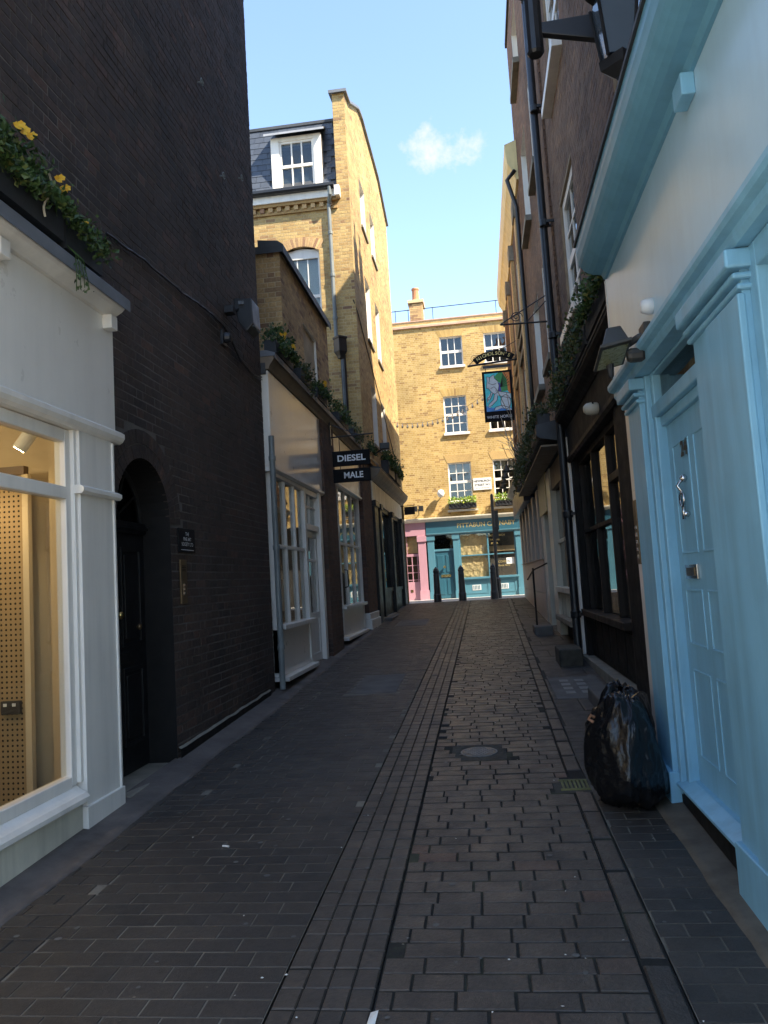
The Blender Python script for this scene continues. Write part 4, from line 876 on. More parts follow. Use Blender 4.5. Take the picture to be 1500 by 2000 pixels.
for z in (0.9, 2.1, 3.2): MB().lathe([(0.041, -0.03), (0.045, -0.02), (0.045, 0.02), (0.041, 0.03)], (-2.46, 9.12, z), 12).build('collar', 'grey_pipe', pp_)
mb = MB(); mb.tube([(-2.42, 13.50, 1.55), (-2.36, 13.50, 1.57), (-2.36, 13.50, 1.85), (-2.42, 13.50, 1.87)], 0.012, 8); tag(mb.build('door_pull', 'iron'), 'black bar pull handle on the multi-pane white shop', 'handle')

# hanging signs
t = thing('hanging_sign', 'two black hanging sign boards lettered DIESEL and MALE on an iron bracket', 'sign', (-2.45, 13.0, 4.1))
H = FY(13.0)
mb = MB(); mb.tube([H(-2.46, 4.16), H(-1.70, 4.18)], 0.013, 8); mb.tube([H(-2.46, 4.40), H(-1.95, 4.17)], 0.008, 6); mb.lbox(H, -2.465, -2.44, 4.02, 4.48, -0.03, 0.03)
for u in (-2.30, -1.90): mb.tube([H(u, 4.17), H(u, 3.905)], 0.007, 6); mb.tube([H(u, 3.645), H(u, 3.59)], 0.006, 6)
mb.build('bracket', 'iron', t)
for z0, z1, s_, wd, uc in ((3.645, 3.905, 'DIESEL', .49, -2.10), (3.36, 3.59, 'MALE', .335, -2.075)):
    bd = MB().lbox(H, -2.43, -1.775, z0, z1, -0.03, 0.03).build('board', 'sign_black', t, bevel=0.004)
    lettering(bd, H, uc, (z0 + z1) / 2 - 0.004, 0.032, s_, 0.150, 'sign_letter', bold=0.0035, width=wd)
    lettering(bd, FY(13.0, 1), uc, (z0 + z1) / 2 - 0.004, 0.032, s_, 0.150, 'sign_letter', bold=0.0035, width=wd, flip=-1)
t = thing('bulkhead_lamp', 'small black box lamp on the wall above the hanging signs', 'lamp', (-2.4, 17.9, 4.7))
mb = MB(); mb.tube([(-2.40, 18.2, 4.68), (-2.15, 18.15, 4.80)], 0.02, 6); mb.build('arm', 'dark_plastic', t); MB().box(-2.22, -1.98, 18.05, 18.22, 4.78, 4.93).build('housing', 'dark_plastic', t, bevel=0.012)

for k, (y0, y1, n_, lf, s_, lab) in enumerate(((9.35, 10.25, 600, 'leaf', 4, 'leafy window box with yellow blooms beside the low brick block end'), (10.7, 11.4, 260, 'ivy', 5, 'window box of straggling ivy under the low block wall'), (11.85, 12.6, 360, 'leaf', 6, 'window box with yellow flowers below the low block window'),
                                        (13.7, 14.7, 340, 'leaf', 7, 'bushy window box above the multi-pane white shop'), (15.3, 16.3, 300, 'ivy', 8, 'ivy window box beside the big cast-iron rainwater hopper'), (17.1, 18.3, 320, 'leaf', 12, 'window box with dry stems above the white plinth pier'))):
    fw = [(-2.38 + random.uniform(-.04, .04), random.uniform(y0 + .1, y1 - .1), 4.88 + random.uniform(-.05, .06)) for _ in range(5)] if k in (0, 2) else ()
    window_box(lab, -2.56, -2.40, y0, y1, 4.605, 0.17, lf, n_, 0.055, 0.30 if lf == 'ivy' else 0.14, fw, 'window boxes along the shop cornice', 0.36 if k in (0, 3) else 0.26, s_, flower_r=0.03)

# ------------------------------------------------------------------ tall stock-brick house with mansard roof and gable parapet
LX, LY, LE = -2.40, 16.70, 25.0
tall = thing('brick_building', 'tall yellow stock-brick house with slate mansard and raking gable parapet', 'building', (LX, 20, 0.7))
def rake(y):
    pts = [(16.7, 12.95), (17.25, 13.05), (18.9, 13.95), (19.6, 14.12), (22.9, 14.2), (25.0, 13.65)]
    for (a, b), (c, e) in zip(pts[:-1], pts[1:]):
        if a <= y <= c: return b + (e - b) * (y - a) / (c - a)
    return pts[0][1] if y < 16.7 else pts[-1][1]
K = FX(LX)
flank_ops = [(a, a + 0.9, c, e) for a in (18.5, 20.35) for c, e in ((5.0, 6.5), (7.65, 9.3), (10.6, 11.9))]
brick_wall(tall, K, LY, LE, 4.40, 14.25, flank_ops, 'stock_brick', 'stock_mortar', top=rake, proud=0.0018, jit=0.0006, twist=0.004, name='flank_wall', reveal=0.13, reveal_mat='white_paint', ch=0)
for a, b, c, e in flank_ops: sash(tall, K, a, b, c, e, 2, 3, recess=0.10, meet=2, sill_mat='york_stone', sill_d=0.05)
G = FY(LY)
def gtop(x): return 13.0 if x > -2.68 else 10.42
fro_ops = [(-4.02, -3.18, 7.1, 9.38)]
brick_wall(tall, G, -8.0, LX, 4.45, 10.42, fro_ops, 'stock_brick', 'stock_mortar', name='front_wall', proud=0.0022, jit=0.0008, twist=0.005, n_ind=300, reveal=0.12, vis=lambda c: c.x > -4.8 and c.z > 6.8 or c.x > -2.9)
brick_wall(tall, G, -2.68, LX, 10.42, 12.95, (), 'stock_brick', 'stock_mortar', name='gable_pier', n_ind=100, proud=0.0022, jit=0.0008, twist=0.005)
brick_wall(tall, FX(-2.68, -1), LY, LE, 10.42, 14.2, (), 'stock_brick', 'stock_mortar', top=rake, name='gable_inner_face', ch=0)
brick_wall(tall, FY(LE, 1), -8.0, LX, 0.7, 13.6, (), 'stock_brick', 'stock_mortar', name='rear_wall', ch=0)
mb = MB(); mb.box(-8, LX - 0.55, LY + 0.60, LE - 0.05, 0.5, 10.4); mb.box(-8, LX - 0.04, LY + 0.04, LY + 0.10, 4.4, 6.9); mb.box(-8, -4.3, LY + 0.04, LY + 0.1, 6.9, 10.4); mb.box(-2.95, LX - 0.04, LY + 0.04, LY + 0.3, 6.9, 10.4); mb.build('body', 'interior_dark', tall)
mb = MB(); yy = [16.62, 17.25, 18.0, 18.9, 19.6, 22.9, 25.08]
for a, b in zip(yy[:-1], yy[1:]):
    za, zb = rake(a), rake(b)
    q = [(-2.75, a, za), (LX + 0.07, a, za), (LX + 0.07, b, zb), (-2.75, b, zb)]; mb.add(q + [(x, y, z + 0.07) for x, y, z in q], [(3, 2, 1, 0), (4, 5, 6, 7), (1, 2, 6, 5), (3, 0, 4, 7), (0, 1, 5, 4), (2, 3, 7, 6)])
mb.build('gable_coping', 'lead', tall)
sash(tall, G, -4.02, -3.18, 7.1, 9.33, 3, 2, recess=0.09, meet=1, sill=True, blind=0.9, glass='old_glass')
mb = MB(); pa = [(-4.02 + 0.84 * i / 12, 9.24 + 0.12 * (1 - (2 * i / 12 - 1) ** 2)) for i in range(13)]; mb.poly(G, [(-4.02, 9.12)] + pa + [(-3.18, 9.12)], -0.14, -0.085); mb.build('arch_head', 'white_paint', tall, recalc=True)
flat_arch(tall, G, -3.60, 9.26, 0.84, 0.22, 18, 'dull_brick', 0.14, 0.12, -0.02, 0.012)
# eaves: dentils, board, gutter
for i in range(24):
    x = -2.80 - i * 0.20; MB().box(x - 0.10, x, LY - 0.075, LY + 0.02, 10.25, 10.36).build('dentil', 'dull_brick', tall)
mb = MB(); mb.box(-8, -2.69, LY - 0.05, LY + 0.05, 10.19, 10.249); mb.box(-8, -2.69, LY - 0.10, LY + 0.05, 10.361, 10.43); mb.build('corbel_course', 'stock_brick', tall)
mb = MB(); mb.box(-8, -2.70, LY - 0.14, LY + 0.1, 10.431, 10.60); mb.build('eaves_board', 'white_paint', tall, bevel=0.006)
mb = MB(); mb.prism(G, [(0.14, 10.60), (0.24, 10.60), (0.27, 10.64), (0.27, 10.70), (0.25, 10.70), (0.14, 10.63)], -8, -2.72); mb.build('gutter', 'iron', tall, recalc=True)
MB().box(-2.72, -2.60, LY - 0.20, LY, 10.42, 10.66).build('kneeler_stone', 'white_paint', tall, bevel=0.008)
# mansard slope with slates
m0, m1 = Vector((0, LY + 0.02, 10.62)), Vector((0, LY + 0.80, 12.80)); sv = (m1 - m0).normalized(); nv = Vector((0, -sv.z, sv.y)); Ls = (m1 - m0).length
mb = MB(); mb.add([(-8, m0.y, m0.z), (-2.68, m0.y, m0.z), (-2.68, m1.y, m1.z), (-8, m1.y, m1.z)], [(0, 1, 2, 3)]); mb.add([(-8, m1.y, m1.z), (-2.68, m1.y, m1.z), (-2.68, LE, m1.z + 0.1), (-8, LE, m1.z + 0.1)], [(0, 1, 2, 3)])
rf = mb.build('roof', 'dark_lead', tall); ms = []
for k in range(12):
    for j in range(24):
        xc = -2.72 - 0.225 * j - (0.11 if k % 2 else 0) - 0.11
        if xc < -7.8 or (-4.28 < xc < -2.98 and k < 8): continue
        c = m0 + sv * (0.10 + k * 0.19) + nv * (0.022 + random.uniform(0, 0.003)); c.x = xc
        tv = (sv - nv * 0.045).normalized(); nn = (nv + sv * 0.045).normalized(); ms.append(frame_matrix(Vector((1, 0, 0)), tv, nn, c, 0.218, 0.24, 0.008))
pieces(rf, 'slate', ms, 'slate', 300, 0)
mb = MB(); mb.box(-8, -2.69, m1.y - 0.06, m1.y + 0.14, m1.z - 0.02, m1.z + 0.05); mb.build('roof_curb', 'dark_lead', rf)
# dormer
DF = FY(LY + 0.10); dm = MB()
dm.lbox(DF, -4.22, -4.02, 10.66, 12.14, -0.25, 0.0); dm.lbox(DF, -3.20, -3.02, 10.66, 12.14, -0.25, 0.0); dm.lbox(DF, -4.02, -3.20, 12.03, 12.14, -0.25, -0.003); dm.lbox(DF, -4.02, -3.20, 10.66, 10.80, -0.25, -0.003)
dmr = dm.build('dormer', 'white_paint', tall, bevel=0.008)
mb = MB(); a, b, c, e = -4.02, -3.20, 10.80, 12.03; mb.lbox(DF, a, b, c, c + .05, -.1, -.03); mb.lbox(DF, a, b, e - .05, e, -.1, -.03); mb.lbox(DF, a, a + .05, c + .05, e - .05, -.1, -.03); mb.lbox(DF, b - .05, b, c + .05, e - .05, -.1, -.03); zc = (c + e) / 2; mb.lbox(DF, a + .05, b - .05, zc - .035, zc + .035, -.1, -.025)
for i in (1, 2): u = a + .05 + (b - a - .1) * i / 3; mb.lbox(DF, u - .016, u + .016, c + .05, e - .05, -.09, -.035)
mb.build('sash_frame', 'white_paint', dmr)
for i in range(3):
    for c_, e_ in ((c + .05, zc), (zc, e - .05)): u0 = a + .05 + (b - a - .1) * i / 3; MB().lbox(DF, u0, u0 + (b - a - .1) / 3, c_, e_, -.066, -.062).build('pane', 'old_glass', dmr)
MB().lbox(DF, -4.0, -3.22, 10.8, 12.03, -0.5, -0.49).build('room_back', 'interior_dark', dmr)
mb = MB(); mb.box(-4.21, -4.20, LY + 0.11, LY + 0.75, 10.64, 12.15); mb.box(-3.04, -3.03, LY + 0.11, LY + 0.75, 10.64, 12.15); mb.build('cheek', 'lead', dmr)
mb = MB(); q = [(-4.34, LY - 0.06, 12.17), (-2.92, LY - 0.06, 12.17), (-3.0, LY + 0.75, 12.68), (-4.24, LY + 0.75, 12.68)]; mb.add(q + [(x, y, z - 0.05) for x, y, z in q], [(0, 1, 2, 3), (7, 6, 5, 4), (0, 4, 5, 1), (1, 5, 6, 2), (2, 6, 7, 3), (3, 7, 4, 0)]); mb.build('dormer_roof', 'sunlit_lead', dmr)
# rainwater pipe and hopper at the corner
t = thing('downpipe', 'cast iron downpipe with square hopper beside the yellow house corner', 'downpipe', (-2.75, 16.6, 4.6))
mb = MB(); mb.tube([(-2.82, LY - 0.22, 10.62), (-2.82, LY - 0.20, 10.45), (-2.88, LY - 0.06, 10.28), (-2.88, LY - 0.06, 7.0)], 0.045, 10); mb.build('upper_pipe', 'grey_pipe', t)
mb = MB(); mb.tube([(-2.88, LY - 0.07, 7.0), (-2.82, LY - 0.08, 6.9), (-2.74, LY - 0.1, 6.7), (-2.74, LY - 0.1, 4.5)], 0.062, 10); mb.build('lower_pipe', 'iron', t)
mb = MB(); mb.lathe([(0.07, 6.62), (0.09, 6.68), (0.15, 6.78), (0.15, 7.06), (0.17, 7.08), (0.17, 7.12), (0.13, 7.12)], (-2.78, LY - 0.16, 0), 4); mb.build('hopper', 'iron', t, bevel=0.006)
for z in (9.6, 8.6, 7.6): MB().lathe([(0.052, -.04), (0.058, -.03), (0.058, .03), (0.052, .04)], (-2.88, LY - 0.06, z), 10).build('collar', 'grey_pipe', t)
mb = MB(); mb.tube([(-2.45, LY - 0.02, 8.0 - 0.0)] + [(LX + 0.02, 16.75 + 0.35 * k, 7.75 - 0.135 * k) for k in range(23)], 0.012, 5); tag(mb.build('wall_cable', 'iron'), 'thin cable running down the shaded flank of the yellow house', 'cable')

# black shopfront under the tall house
Q = FX(-2.44)
bs = thing('shopfront', 'black shopfront with cream fascia under the tall yellow house', 'shopfront', (-2.44, 21, 0.7))
MB().lbox(Q, 17.9, 24.6, 3.55, 4.02, -0.1, 0.0).build('fascia', 'dirty_cream', bs)
mb = MB(); mb.prism(Q, [(-0.1, 4.02), (0.02, 4.02), (0.06, 4.08), (0.14, 4.14), (0.20, 4.22), (0.22, 4.26), (0.22, 4.30), (-0.1, 4.34)], 17.9, 24.7); mb.build('cornice', 'tan_wood', bs, recalc=True)
mb = MB(); mb.prism(Q, [(-0.1, 4.342), (0.23, 4.305), (0.23, 4.33), (-0.1, 4.40)], 17.9, 24.72); mb.build('cornice_lead', 'dark_lead', bs, recalc=True)
for a, b in ((17.95, 18.55), (18.95, 19.25), (21.4, 21.75), (23.95, 24.6)):
    p = MB().lbox(Q, a, b, 0.62, 3.55, -0.12, 0.03).build('pilaster', 'black_gloss', bs, bevel=0.006); MB().lbox(Q, a - 0.03, b + 0.03, 3.42, 3.56, -0.1, 0.07).build('capital', 'black_gloss', p, bevel=0.006)
for a, b in ((19.25, 21.4), (21.75, 23.95)):
    mb = MB(); mb.lbox(Q, a, a + .06, 1.4, 3.5, -.14, -.05); mb.lbox(Q, b - .06, b, 1.4, 3.5, -.14, -.05); mb.lbox(Q, a, b, 3.44, 3.54, -.141, -.045); mb.lbox(Q, a, b, 1.36, 1.45, -.141, -.03)
    fr_ = mb.build('window_frame', 'black_gloss', bs, bevel=0.004); MB().lbox(Q, a, b, 1.4, 3.5, -.10, -.095).build('pane', 'glass', fr_)
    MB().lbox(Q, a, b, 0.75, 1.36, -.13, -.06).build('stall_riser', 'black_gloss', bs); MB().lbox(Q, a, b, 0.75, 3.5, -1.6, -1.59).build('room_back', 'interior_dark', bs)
MB().lbox(Q, 18.56, 18.94, 0.8, 3.5, -.35, -.30).build('door', 'black_gloss', bs)
MB().lbox(Q, 18.5, 21.0, 0.55, 0.74, -.1, 0.22).build('step', 'concrete', bs, bevel=0.012); MB().lbox(Q, 18.2, 24.5, 0.6, 0.755, -.15, 0.05).build('base_course', 'york_stone', bs, bevel=0.008)
t = thing('hanging_sign', 'small dark hanging sign at the far corner of the black shopfront', 'sign', (-2.3, 24.2, 3.7))
mb = MB(); mb.tube([(-2.44, 24.3, 3.98), (-1.98, 24.3, 3.98)], 0.012, 6); mb.build('bracket', 'iron', t); MB().box(-2.32, -1.98, 24.28, 24.32, 3.70, 3.95).build('board', 'brown_wood', t, bevel=0.005)
for k, (y0, y1, lab) in enumerate(((19.6, 21.0, 'tall leafy planter on the cornice above the black shopfront'), (21.4, 22.6, 'drooping planter on the black shopfront cornice'))):
    window_box(lab, -2.42, -2.20, y0, y1, 4.40, 0.36, 'leaf', 520, 0.07, 0.25, (), 'planters over the black shopfront', 0.42 - 0.1 * k, 20 + k)

# ------------------------------------------------------------------ house closing the view
FYY = 29.5; V = FY(FYY)
far = thing('brick_building', 'sunlit yellow brick house with white sash windows closing the alley', 'building', (0, FYY, 0.83))
cols_ = [(-1.02, -0.14), (0.70, 1.58), (2.45, 3.33), (4.2, 5.08)]
fops = [(a, b, c, e) for a, b in cols_ for c, e in ((9.84, 11.02), (7.19, 8.65), (4.52, 6.03))]
brick_wall(far, V, -9.0, 9.0, 3.95, 11.48, fops, 'far_brick', 'far_mortar', n_ind=300, ch=0, proud=0.0018, jit=0.0006, twist=0.004, reveal=0.10, reveal_mat='white_paint', vis=lambda c: -2.6 < c.x < 1.6 and c.z < 9)
for i, (a, b, c, e) in enumerate(fops):
    row = i % 3
    sash(far, V, a, b, c, e, 3, (2, 4, 4)[row], recess=0.08, fw=0.045, meet=(1, 2, 2)[row], blind=(None, None, 0.25)[row], glass='old_glass', sill_h=0.09, sill_d=0.09, bar=0.03)
    if row < 2: flat_arch(far, V, (a + b) / 2, e + 0.005, b - a, 0.28, 16, 'far_brick', 0.13)
    else: MB().poly(V, [(a - 0.02, e + .005), (b + 0.02, e + .005), (b + 0.14, e + 0.30), (a - 0.14, e + 0.30)], -0.02, 0.011).build('lintel', 'stock_brick', far, recalc=True)
mb = MB(); mb.box(-9, 9, FYY - 0.08, FYY + 0.3, 11.48, 11.58); mb.build('string_course', 'pink_stone', far, bevel=0.01)
brick_wall(far, V, -9, 9, 11.58, 11.74, (), 'far_brick', 'far_mortar', ch=0, name='parapet'); mb = MB(); mb.box(-9, 9, FYY - 0.03, FYY + 0.32, 11.745, 11.79); mb.build('coping', 'pink_stone', far)
mb = MB(); mb.box(-9, 9, FYY + 0.7, FYY + 9, 0.8, 11.4); mb.box(-9, 9, FYY + 0.02, FYY + 0.3, 11.3, 11.74); mb.build('body', 'interior_dark', far)
ch_ = thing('chimney', 'brick chimney stack with one terracotta pot on the sunlit house roof', 'chimney', (-1.85, FYY + 0.4, 11.7))
st = MB().box(-2.12, -1.60, FYY + 0.12, FYY + 0.9, 11.5, 12.55).build('stack', 'far_mortar', ch_)
for fr_, a, b in ((FY(FYY + 0.12), -2.12, -1.60), (FX(-1.60), FYY + 0.12, FYY + 0.9)): brick_wall(ch_, fr_, a, b, 11.5, 12.55, (), 'dull_brick', 'far_mortar', ch=0, name='stack_face')
mb = MB(); mb.box(-2.18, -1.54, FYY + 0.06, FYY + 0.96, 12.55, 12.68); mb.build('cap', 'far_mortar', ch_, bevel=0.01)
MB().lathe([(0.17, 12.66), (0.17, 12.75), (0.145, 12.78), (0.135, 13.15), (0.155, 13.17), (0.155, 13.24), (0.11, 13.24)], (-1.86, FYY + 0.4, 0), 14).build('chimney_pot', 'terracotta', ch_, smooth=False)
t = thing('railing', 'thin iron safety railing along the sunlit house parapet', 'railing', (0, FYY + 0.4, 11.8))
MB().tube([(-3.2, FYY + 0.4, 12.38), (3.0, FYY + 0.4, 12.44)], 0.018, 5).build('rail', 'iron', t)
for x in (-2.72, -2.2, -1.22, 1.28, 2.6): MB().tube([(x, FYY + 0.4, 11.6), (x, FYY + 0.4, 12.42)], 0.014, 5).build('post', 'iron', t)

# teal shop
T = FY(FYY - 0.02)
te = thing('shopfront', 'teal shopfront with gold lettering PITTABUN CARNABY', 'shopfront', (-0.2, FYY, 0.83))
MB().lbox(T, -2.02, 1.62, 3.36, 3.80, -0.02, 0.10).build('fascia', 'teal_dark', te, bevel=0.006)
lettering(te, T, 0.27, 3.575, 0.103, 'PITTABUN CARNABY', 0.235, 'gold_leaf', bold=0.004, sx=0.98)
mb = MB(); mb.prism(T, [(-0.02, 3.80), (0.12, 3.80), (0.20, 3.86), (0.24, 3.90), (0.24, 3.94), (-0.02, 3.97)], -4.6, 1.70); mb.build('cornice', 'cream_paint', te, recalc=True)
mb = MB(); mb.prism(T, [(-0.02, 3.28), (0.10, 3.28), (0.14, 3.32), (0.14, 3.357), (-0.02, 3.357)], -2.02, 1.62); mb.build('moulding', 'teal_paint', te, recalc=True)
for a, b in ((-2.0, -1.74), (-1.02, -0.80), (1.34, 1.58)):
    p = MB().lbox(T, a, b, 0.83, 3.28, -0.02, 0.07).build('pilaster', 'teal_paint', te, bevel=0.006); MB().lbox(T, a - .02, b + .02, 0.83, 1.12, -0.02, 0.095).build('plinth_block', 'teal_paint', p, bevel=0.006); MB().lbox(T, a - .03, b + .03, 3.08, 3.27, -0.02, 0.10).build('capital', 'teal_paint', p, bevel=0.006)
dr = MB().lbox(T, -1.74, -1.02, 0.86, 2.66, -0.10, -0.05).build('door', 'teal_dark', te)
for a, b, c, e in ((-1.67, -1.42, 1.0, 1.6), (-1.34, -1.09, 1.0, 1.6), (-1.67, -1.42, 1.85, 2.5), (-1.34, -1.09, 1.85, 2.5)): MB().lbox(T, a, b, c, e, -0.06, -0.035).build('door_panel', 'teal_dark', dr, bevel=0.01)
MB().lbox(T, -1.55, -1.18, 1.66, 1.76, -0.05, -0.03).build('letter_plate', 'brass', dr); MB().lathe([(0.05, -0.09), (0.05, -0.06), (0.02, -0.02)], (-1.40, FYY - 0.0, 2.05), 10, 'y').build('door_knob', 'brass', dr)
MB().lbox(T, -1.74, -1.02, 2.66, 2.74, -0.10, -0.02).build('door_head', 'teal_paint', te); fl = MB().lbox(T, -1.74, -1.02, 2.74, 3.28, -0.08, -0.075).build('overlight', 'dark_glass', te)
mb = MB(); wz0, wz1 = 1.60, 3.24; mb.lbox(T, -0.80, -0.74, wz0, wz1, -.08, 0.03); mb.lbox(T, 1.29, 1.34, wz0, wz1, -.08, 0.03); mb.lbox(T, 0.265, 0.325, wz0, wz1, -.08, 0.02); mb.lbox(T, -.74, 1.29, wz1, wz1 + .04, -.08, 0.03); mb.lbox(T, -.74, 1.29, 2.40, 2.45, -.08, 0.015)
fr_ = mb.build('window_frame', 'teal_paint', te, bevel=0.005); MB().lbox(T, -0.84, 1.38, 1.52, 1.60, -.08, 0.12).build('sill', 'teal_paint', te, bevel=0.008)
for a, b in ((-.74, .265), (.325, 1.29)):
    for c, e in ((wz0, 2.40), (2.45, wz1)): MB().lbox(T, a, b, c, e, -.04, -.035).build('pane', 'shop_glass', fr_)
mb = MB(); mb.lbox(T, -0.80, 1.34, 0.83, 1.52, -.05, 0.03); mb.build('stall_riser', 'teal_paint', te)
for a, b in ((-0.68, 0.22), (0.36, 1.24)):
    mb = MB(); mb.lbox(T, a, b, 0.98, 1.01, .03, .045); mb.lbox(T, a, b, 1.40, 1.43, .03, .045); mb.lbox(T, a, a + .03, 1.01, 1.40, .03, .045); mb.lbox(T, b - .03, b, 1.01, 1.40, .03, .045); mb.build('riser_moulding', 'teal_paint', te)
    c = (a + b) / 2
    g = MB().lbox(T, c - .16, c + .16, 1.10, 1.30, .03, .042).build('vent', 'sign_white', te)
    for k in range(5): MB().lbox(T, c - .13 + k * .055, c - .10 + k * .055, 1.12, 1.28, .042, .046).build('vent_slot', 'teal_dark', g)
mb = MB(); nx, nz = 16, 24
vv = [T(-.74 + 1.0 * i / nx, wz0 + (wz1 - wz0) * j / nz, -.09 + 0.03 * noise.noise(Vector((i * .6, j * .5, 2)))) for j in range(nz + 1) for i in range(nx + 1)]
mb.add(vv, [(j * (nx + 1) + i, j * (nx + 1) + i + 1, (j + 1) * (nx + 1) + i + 1, (j + 1) * (nx + 1) + i) for j in range(nz) for i in range(nx)]); mb.build('window_paper', 'brown_paper', te)
for s_, z, u, sz in (('FLAT & SABICH', 3.13, .62, .10), ('FALAFEL', 2.97, .58, .10), ('PITTA', 2.83, .55, .10), ('COME IN', 2.12, .86, .11), ('Book Now', 1.98, .86, .10)): lettering(te, T, u, z, -.03, s_, sz, 'gold_leaf', bold=.002)
MB().lbox(T, 0.95, 1.24, 2.02, 2.26, -.034, -.030).build('notice', 'sign_white', te)
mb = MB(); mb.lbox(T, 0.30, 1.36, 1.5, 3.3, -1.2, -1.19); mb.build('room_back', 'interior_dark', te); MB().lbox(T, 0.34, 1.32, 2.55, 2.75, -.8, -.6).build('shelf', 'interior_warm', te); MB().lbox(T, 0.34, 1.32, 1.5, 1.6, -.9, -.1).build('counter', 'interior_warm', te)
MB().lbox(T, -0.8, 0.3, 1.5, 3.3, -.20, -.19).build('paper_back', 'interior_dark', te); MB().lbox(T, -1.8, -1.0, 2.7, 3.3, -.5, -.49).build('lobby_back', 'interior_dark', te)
# pink shop
pk = thing('shopfront', 'pink painted shopfront with glazed door next to the teal shop', 'shopfront', (-3, FYY, 0.83))
MB().lbox(T, -4.6, -2.04, 3.30, 3.80, -.02, .08).build('fascia', 'pink_paint', pk, bevel=.006)
for a, b in ((-2.36, -2.06), (-4.5, -4.2)):
    p = MB().lbox(T, a, b, .83, 3.30, -.02, .09).build('pilaster', 'pink_paint', pk, bevel=.006); MB().lbox(T, a - .03, b + .03, 3.06, 3.28, -.02, .13).build('capital', 'pink_paint', p, bevel=.006); MB().lbox(T, a - .03, b + .03, .83, 1.2, -.02, .12).build('plinth_block', 'pink_paint', p, bevel=.006)
MB().lbox(T, -4.2, -2.36, .83, 1.55, -.08, -.03).build('stall_riser', 'pink_paint', pk); MB().lbox(T, -2.75, -2.65, 1.15, 1.25, -.03, -.02).build('letter_plate', 'brass', pk)
fr_ = MB().lbox(T, -4.2, -2.36, 2.52, 2.62, -.08, -.02).build('transom', 'pink_paint', pk)
mb = MB(); [mb.lbox(T, u - .016, u + .016, 1.55, 2.52, -.08, -.03) for u in np.linspace(-4.1, -2.42, 9)]; [mb.lbox(T, -4.2, -2.36, z - .014, z + .014, -.079, -.034) for z in (1.62, 1.90, 2.18)]; [mb.lbox(T, u - .012, u + .012, 2.62, 3.30, -.07, -.03) for u in (-3.3, -2.8)]; mb.build('glazing_bar', 'pink_paint', fr_)
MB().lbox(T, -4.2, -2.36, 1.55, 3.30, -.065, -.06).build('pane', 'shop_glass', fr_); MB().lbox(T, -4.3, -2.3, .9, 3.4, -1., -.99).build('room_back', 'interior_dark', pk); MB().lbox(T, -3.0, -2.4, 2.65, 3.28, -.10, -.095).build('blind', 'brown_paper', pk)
# fittings on that house
t = thing('street_sign', 'white street nameplate lettered NEWBURGH STREET W1 between two windows', 'sign', V(0.25, 5.1, .03))
MB().lbox(V, -.10, .60, 4.90, 5.36, .012, .04).build('plate', 'sign_white', t, bevel=.004)
lettering(t, V, .25, 5.24, .043, 'NEWBURGH', .115, 'sign_ink', bold=.002); lettering(t, V, .25, 5.09, .043, 'STREET W1', .115, 'sign_ink', bold=.002); lettering(t, V, .25, 4.97, .043, 'CITY OF WESTMINSTER', .05, 'petal_orange')
t = thing('wall_lamp', 'white globe lamp on a bracket beside the lower white sash window', 'lamp', V(-1.35, 4.9, .1))
MB().tube([V(-1.35, 4.75, 0), V(-1.35, 4.78, .2)], .02, 6).build('bracket', 'iron', t); MB().lathe([(.02, -.15), (.10, -.12), (.14, 0), (.10, .12), (.02, .15)], V(-1.35, 4.85, .24), 14).build('globe', 'sign_white', t, smooth=True)
t = thing('floodlight', 'dark twin floodlight on the sunlit wall above the pink shop', 'floodlight', V(-2.2, 4.2, .1))
mb = MB(); mb.tube([V(-2.25, 4.12, 0), V(-2.25, 4.3, .3)], .02, 6); mb.lbox(V, -2.45, -2.28, 4.22, 4.42, .22, .42); mb.lbox(V, -2.22, -2.05, 4.22, 4.42, .22, .42); mb.build('housing', 'iron', t, bevel=.01)
for k, (a, b) in enumerate(((-1.08, -.02), (.68, 1.62))):
    tb = thing('window_box', ('flowering window box under the sash beside the white lamp', 'flowering window box under the sash beyond the street nameplate')[k], 'window box', V((a + b) / 2, 4.3, .1), 'window boxes on the sunlit house')
    MB().lbox(V, a, b, 4.22, 4.40, .09, .30).build('trough', 'trough', tb); mb = MB(); pts = [V(random.uniform(a, b), 4.40 + random.random() ** 1.3 * .26, .19 + random.gauss(0, .07)) for _ in range(420)]
    leaf_cloud(mb, pts, .08, 1, .01, seed=40 + k).build('foliage', 'bright_leaf', tb, tones=True); mb = MB()
    for q in range(7): u = a + .08 + (b - a - .16) * q / 6; mb.tube([V(u + .06 * math.cos(x * math.pi / 4), 4.33 + .06 * math.sin(x * math.pi / 4), .32) for x in range(9)], .010, 4)
    mb.tube([V(a, 4.42, .32), V(b, 4.42, .32)], .012, 4); mb.tube([V(a, 4.24, .32), V(b, 4.24, .32)], .012, 4); mb.build('ironwork', 'iron', tb); MB().lbox(V, a - .05, b + .05, 4.12, 4.19, .0, .26).build('bracket_shelf', 'cream_paint', tb)
t = thing('string_lights', 'string of festoon bulbs crossing in front of the sunlit brick wall', 'string lights', (0, 24, 7))
p0, p1 = Vector((-2.4, 23.0, 6.45)), Vector((1.3, 23.0, 7.75)); cur = [p0.lerp(p1, k / 24) - Vector((0, 0, 0.55 * (1 - (2 * k / 24 - 1) ** 2))) for k in range(25)]
MB().tube(cur, .006, 4).build('wire', 'dark_lead', t)
for k in range(1, 24): MB().lathe([(.012, 0), (.014, -.05), (.034, -.085), (.036, -.115), (.016, -.15)], cur[k], 8).build('bulb', 'bulb', t, smooth=True)
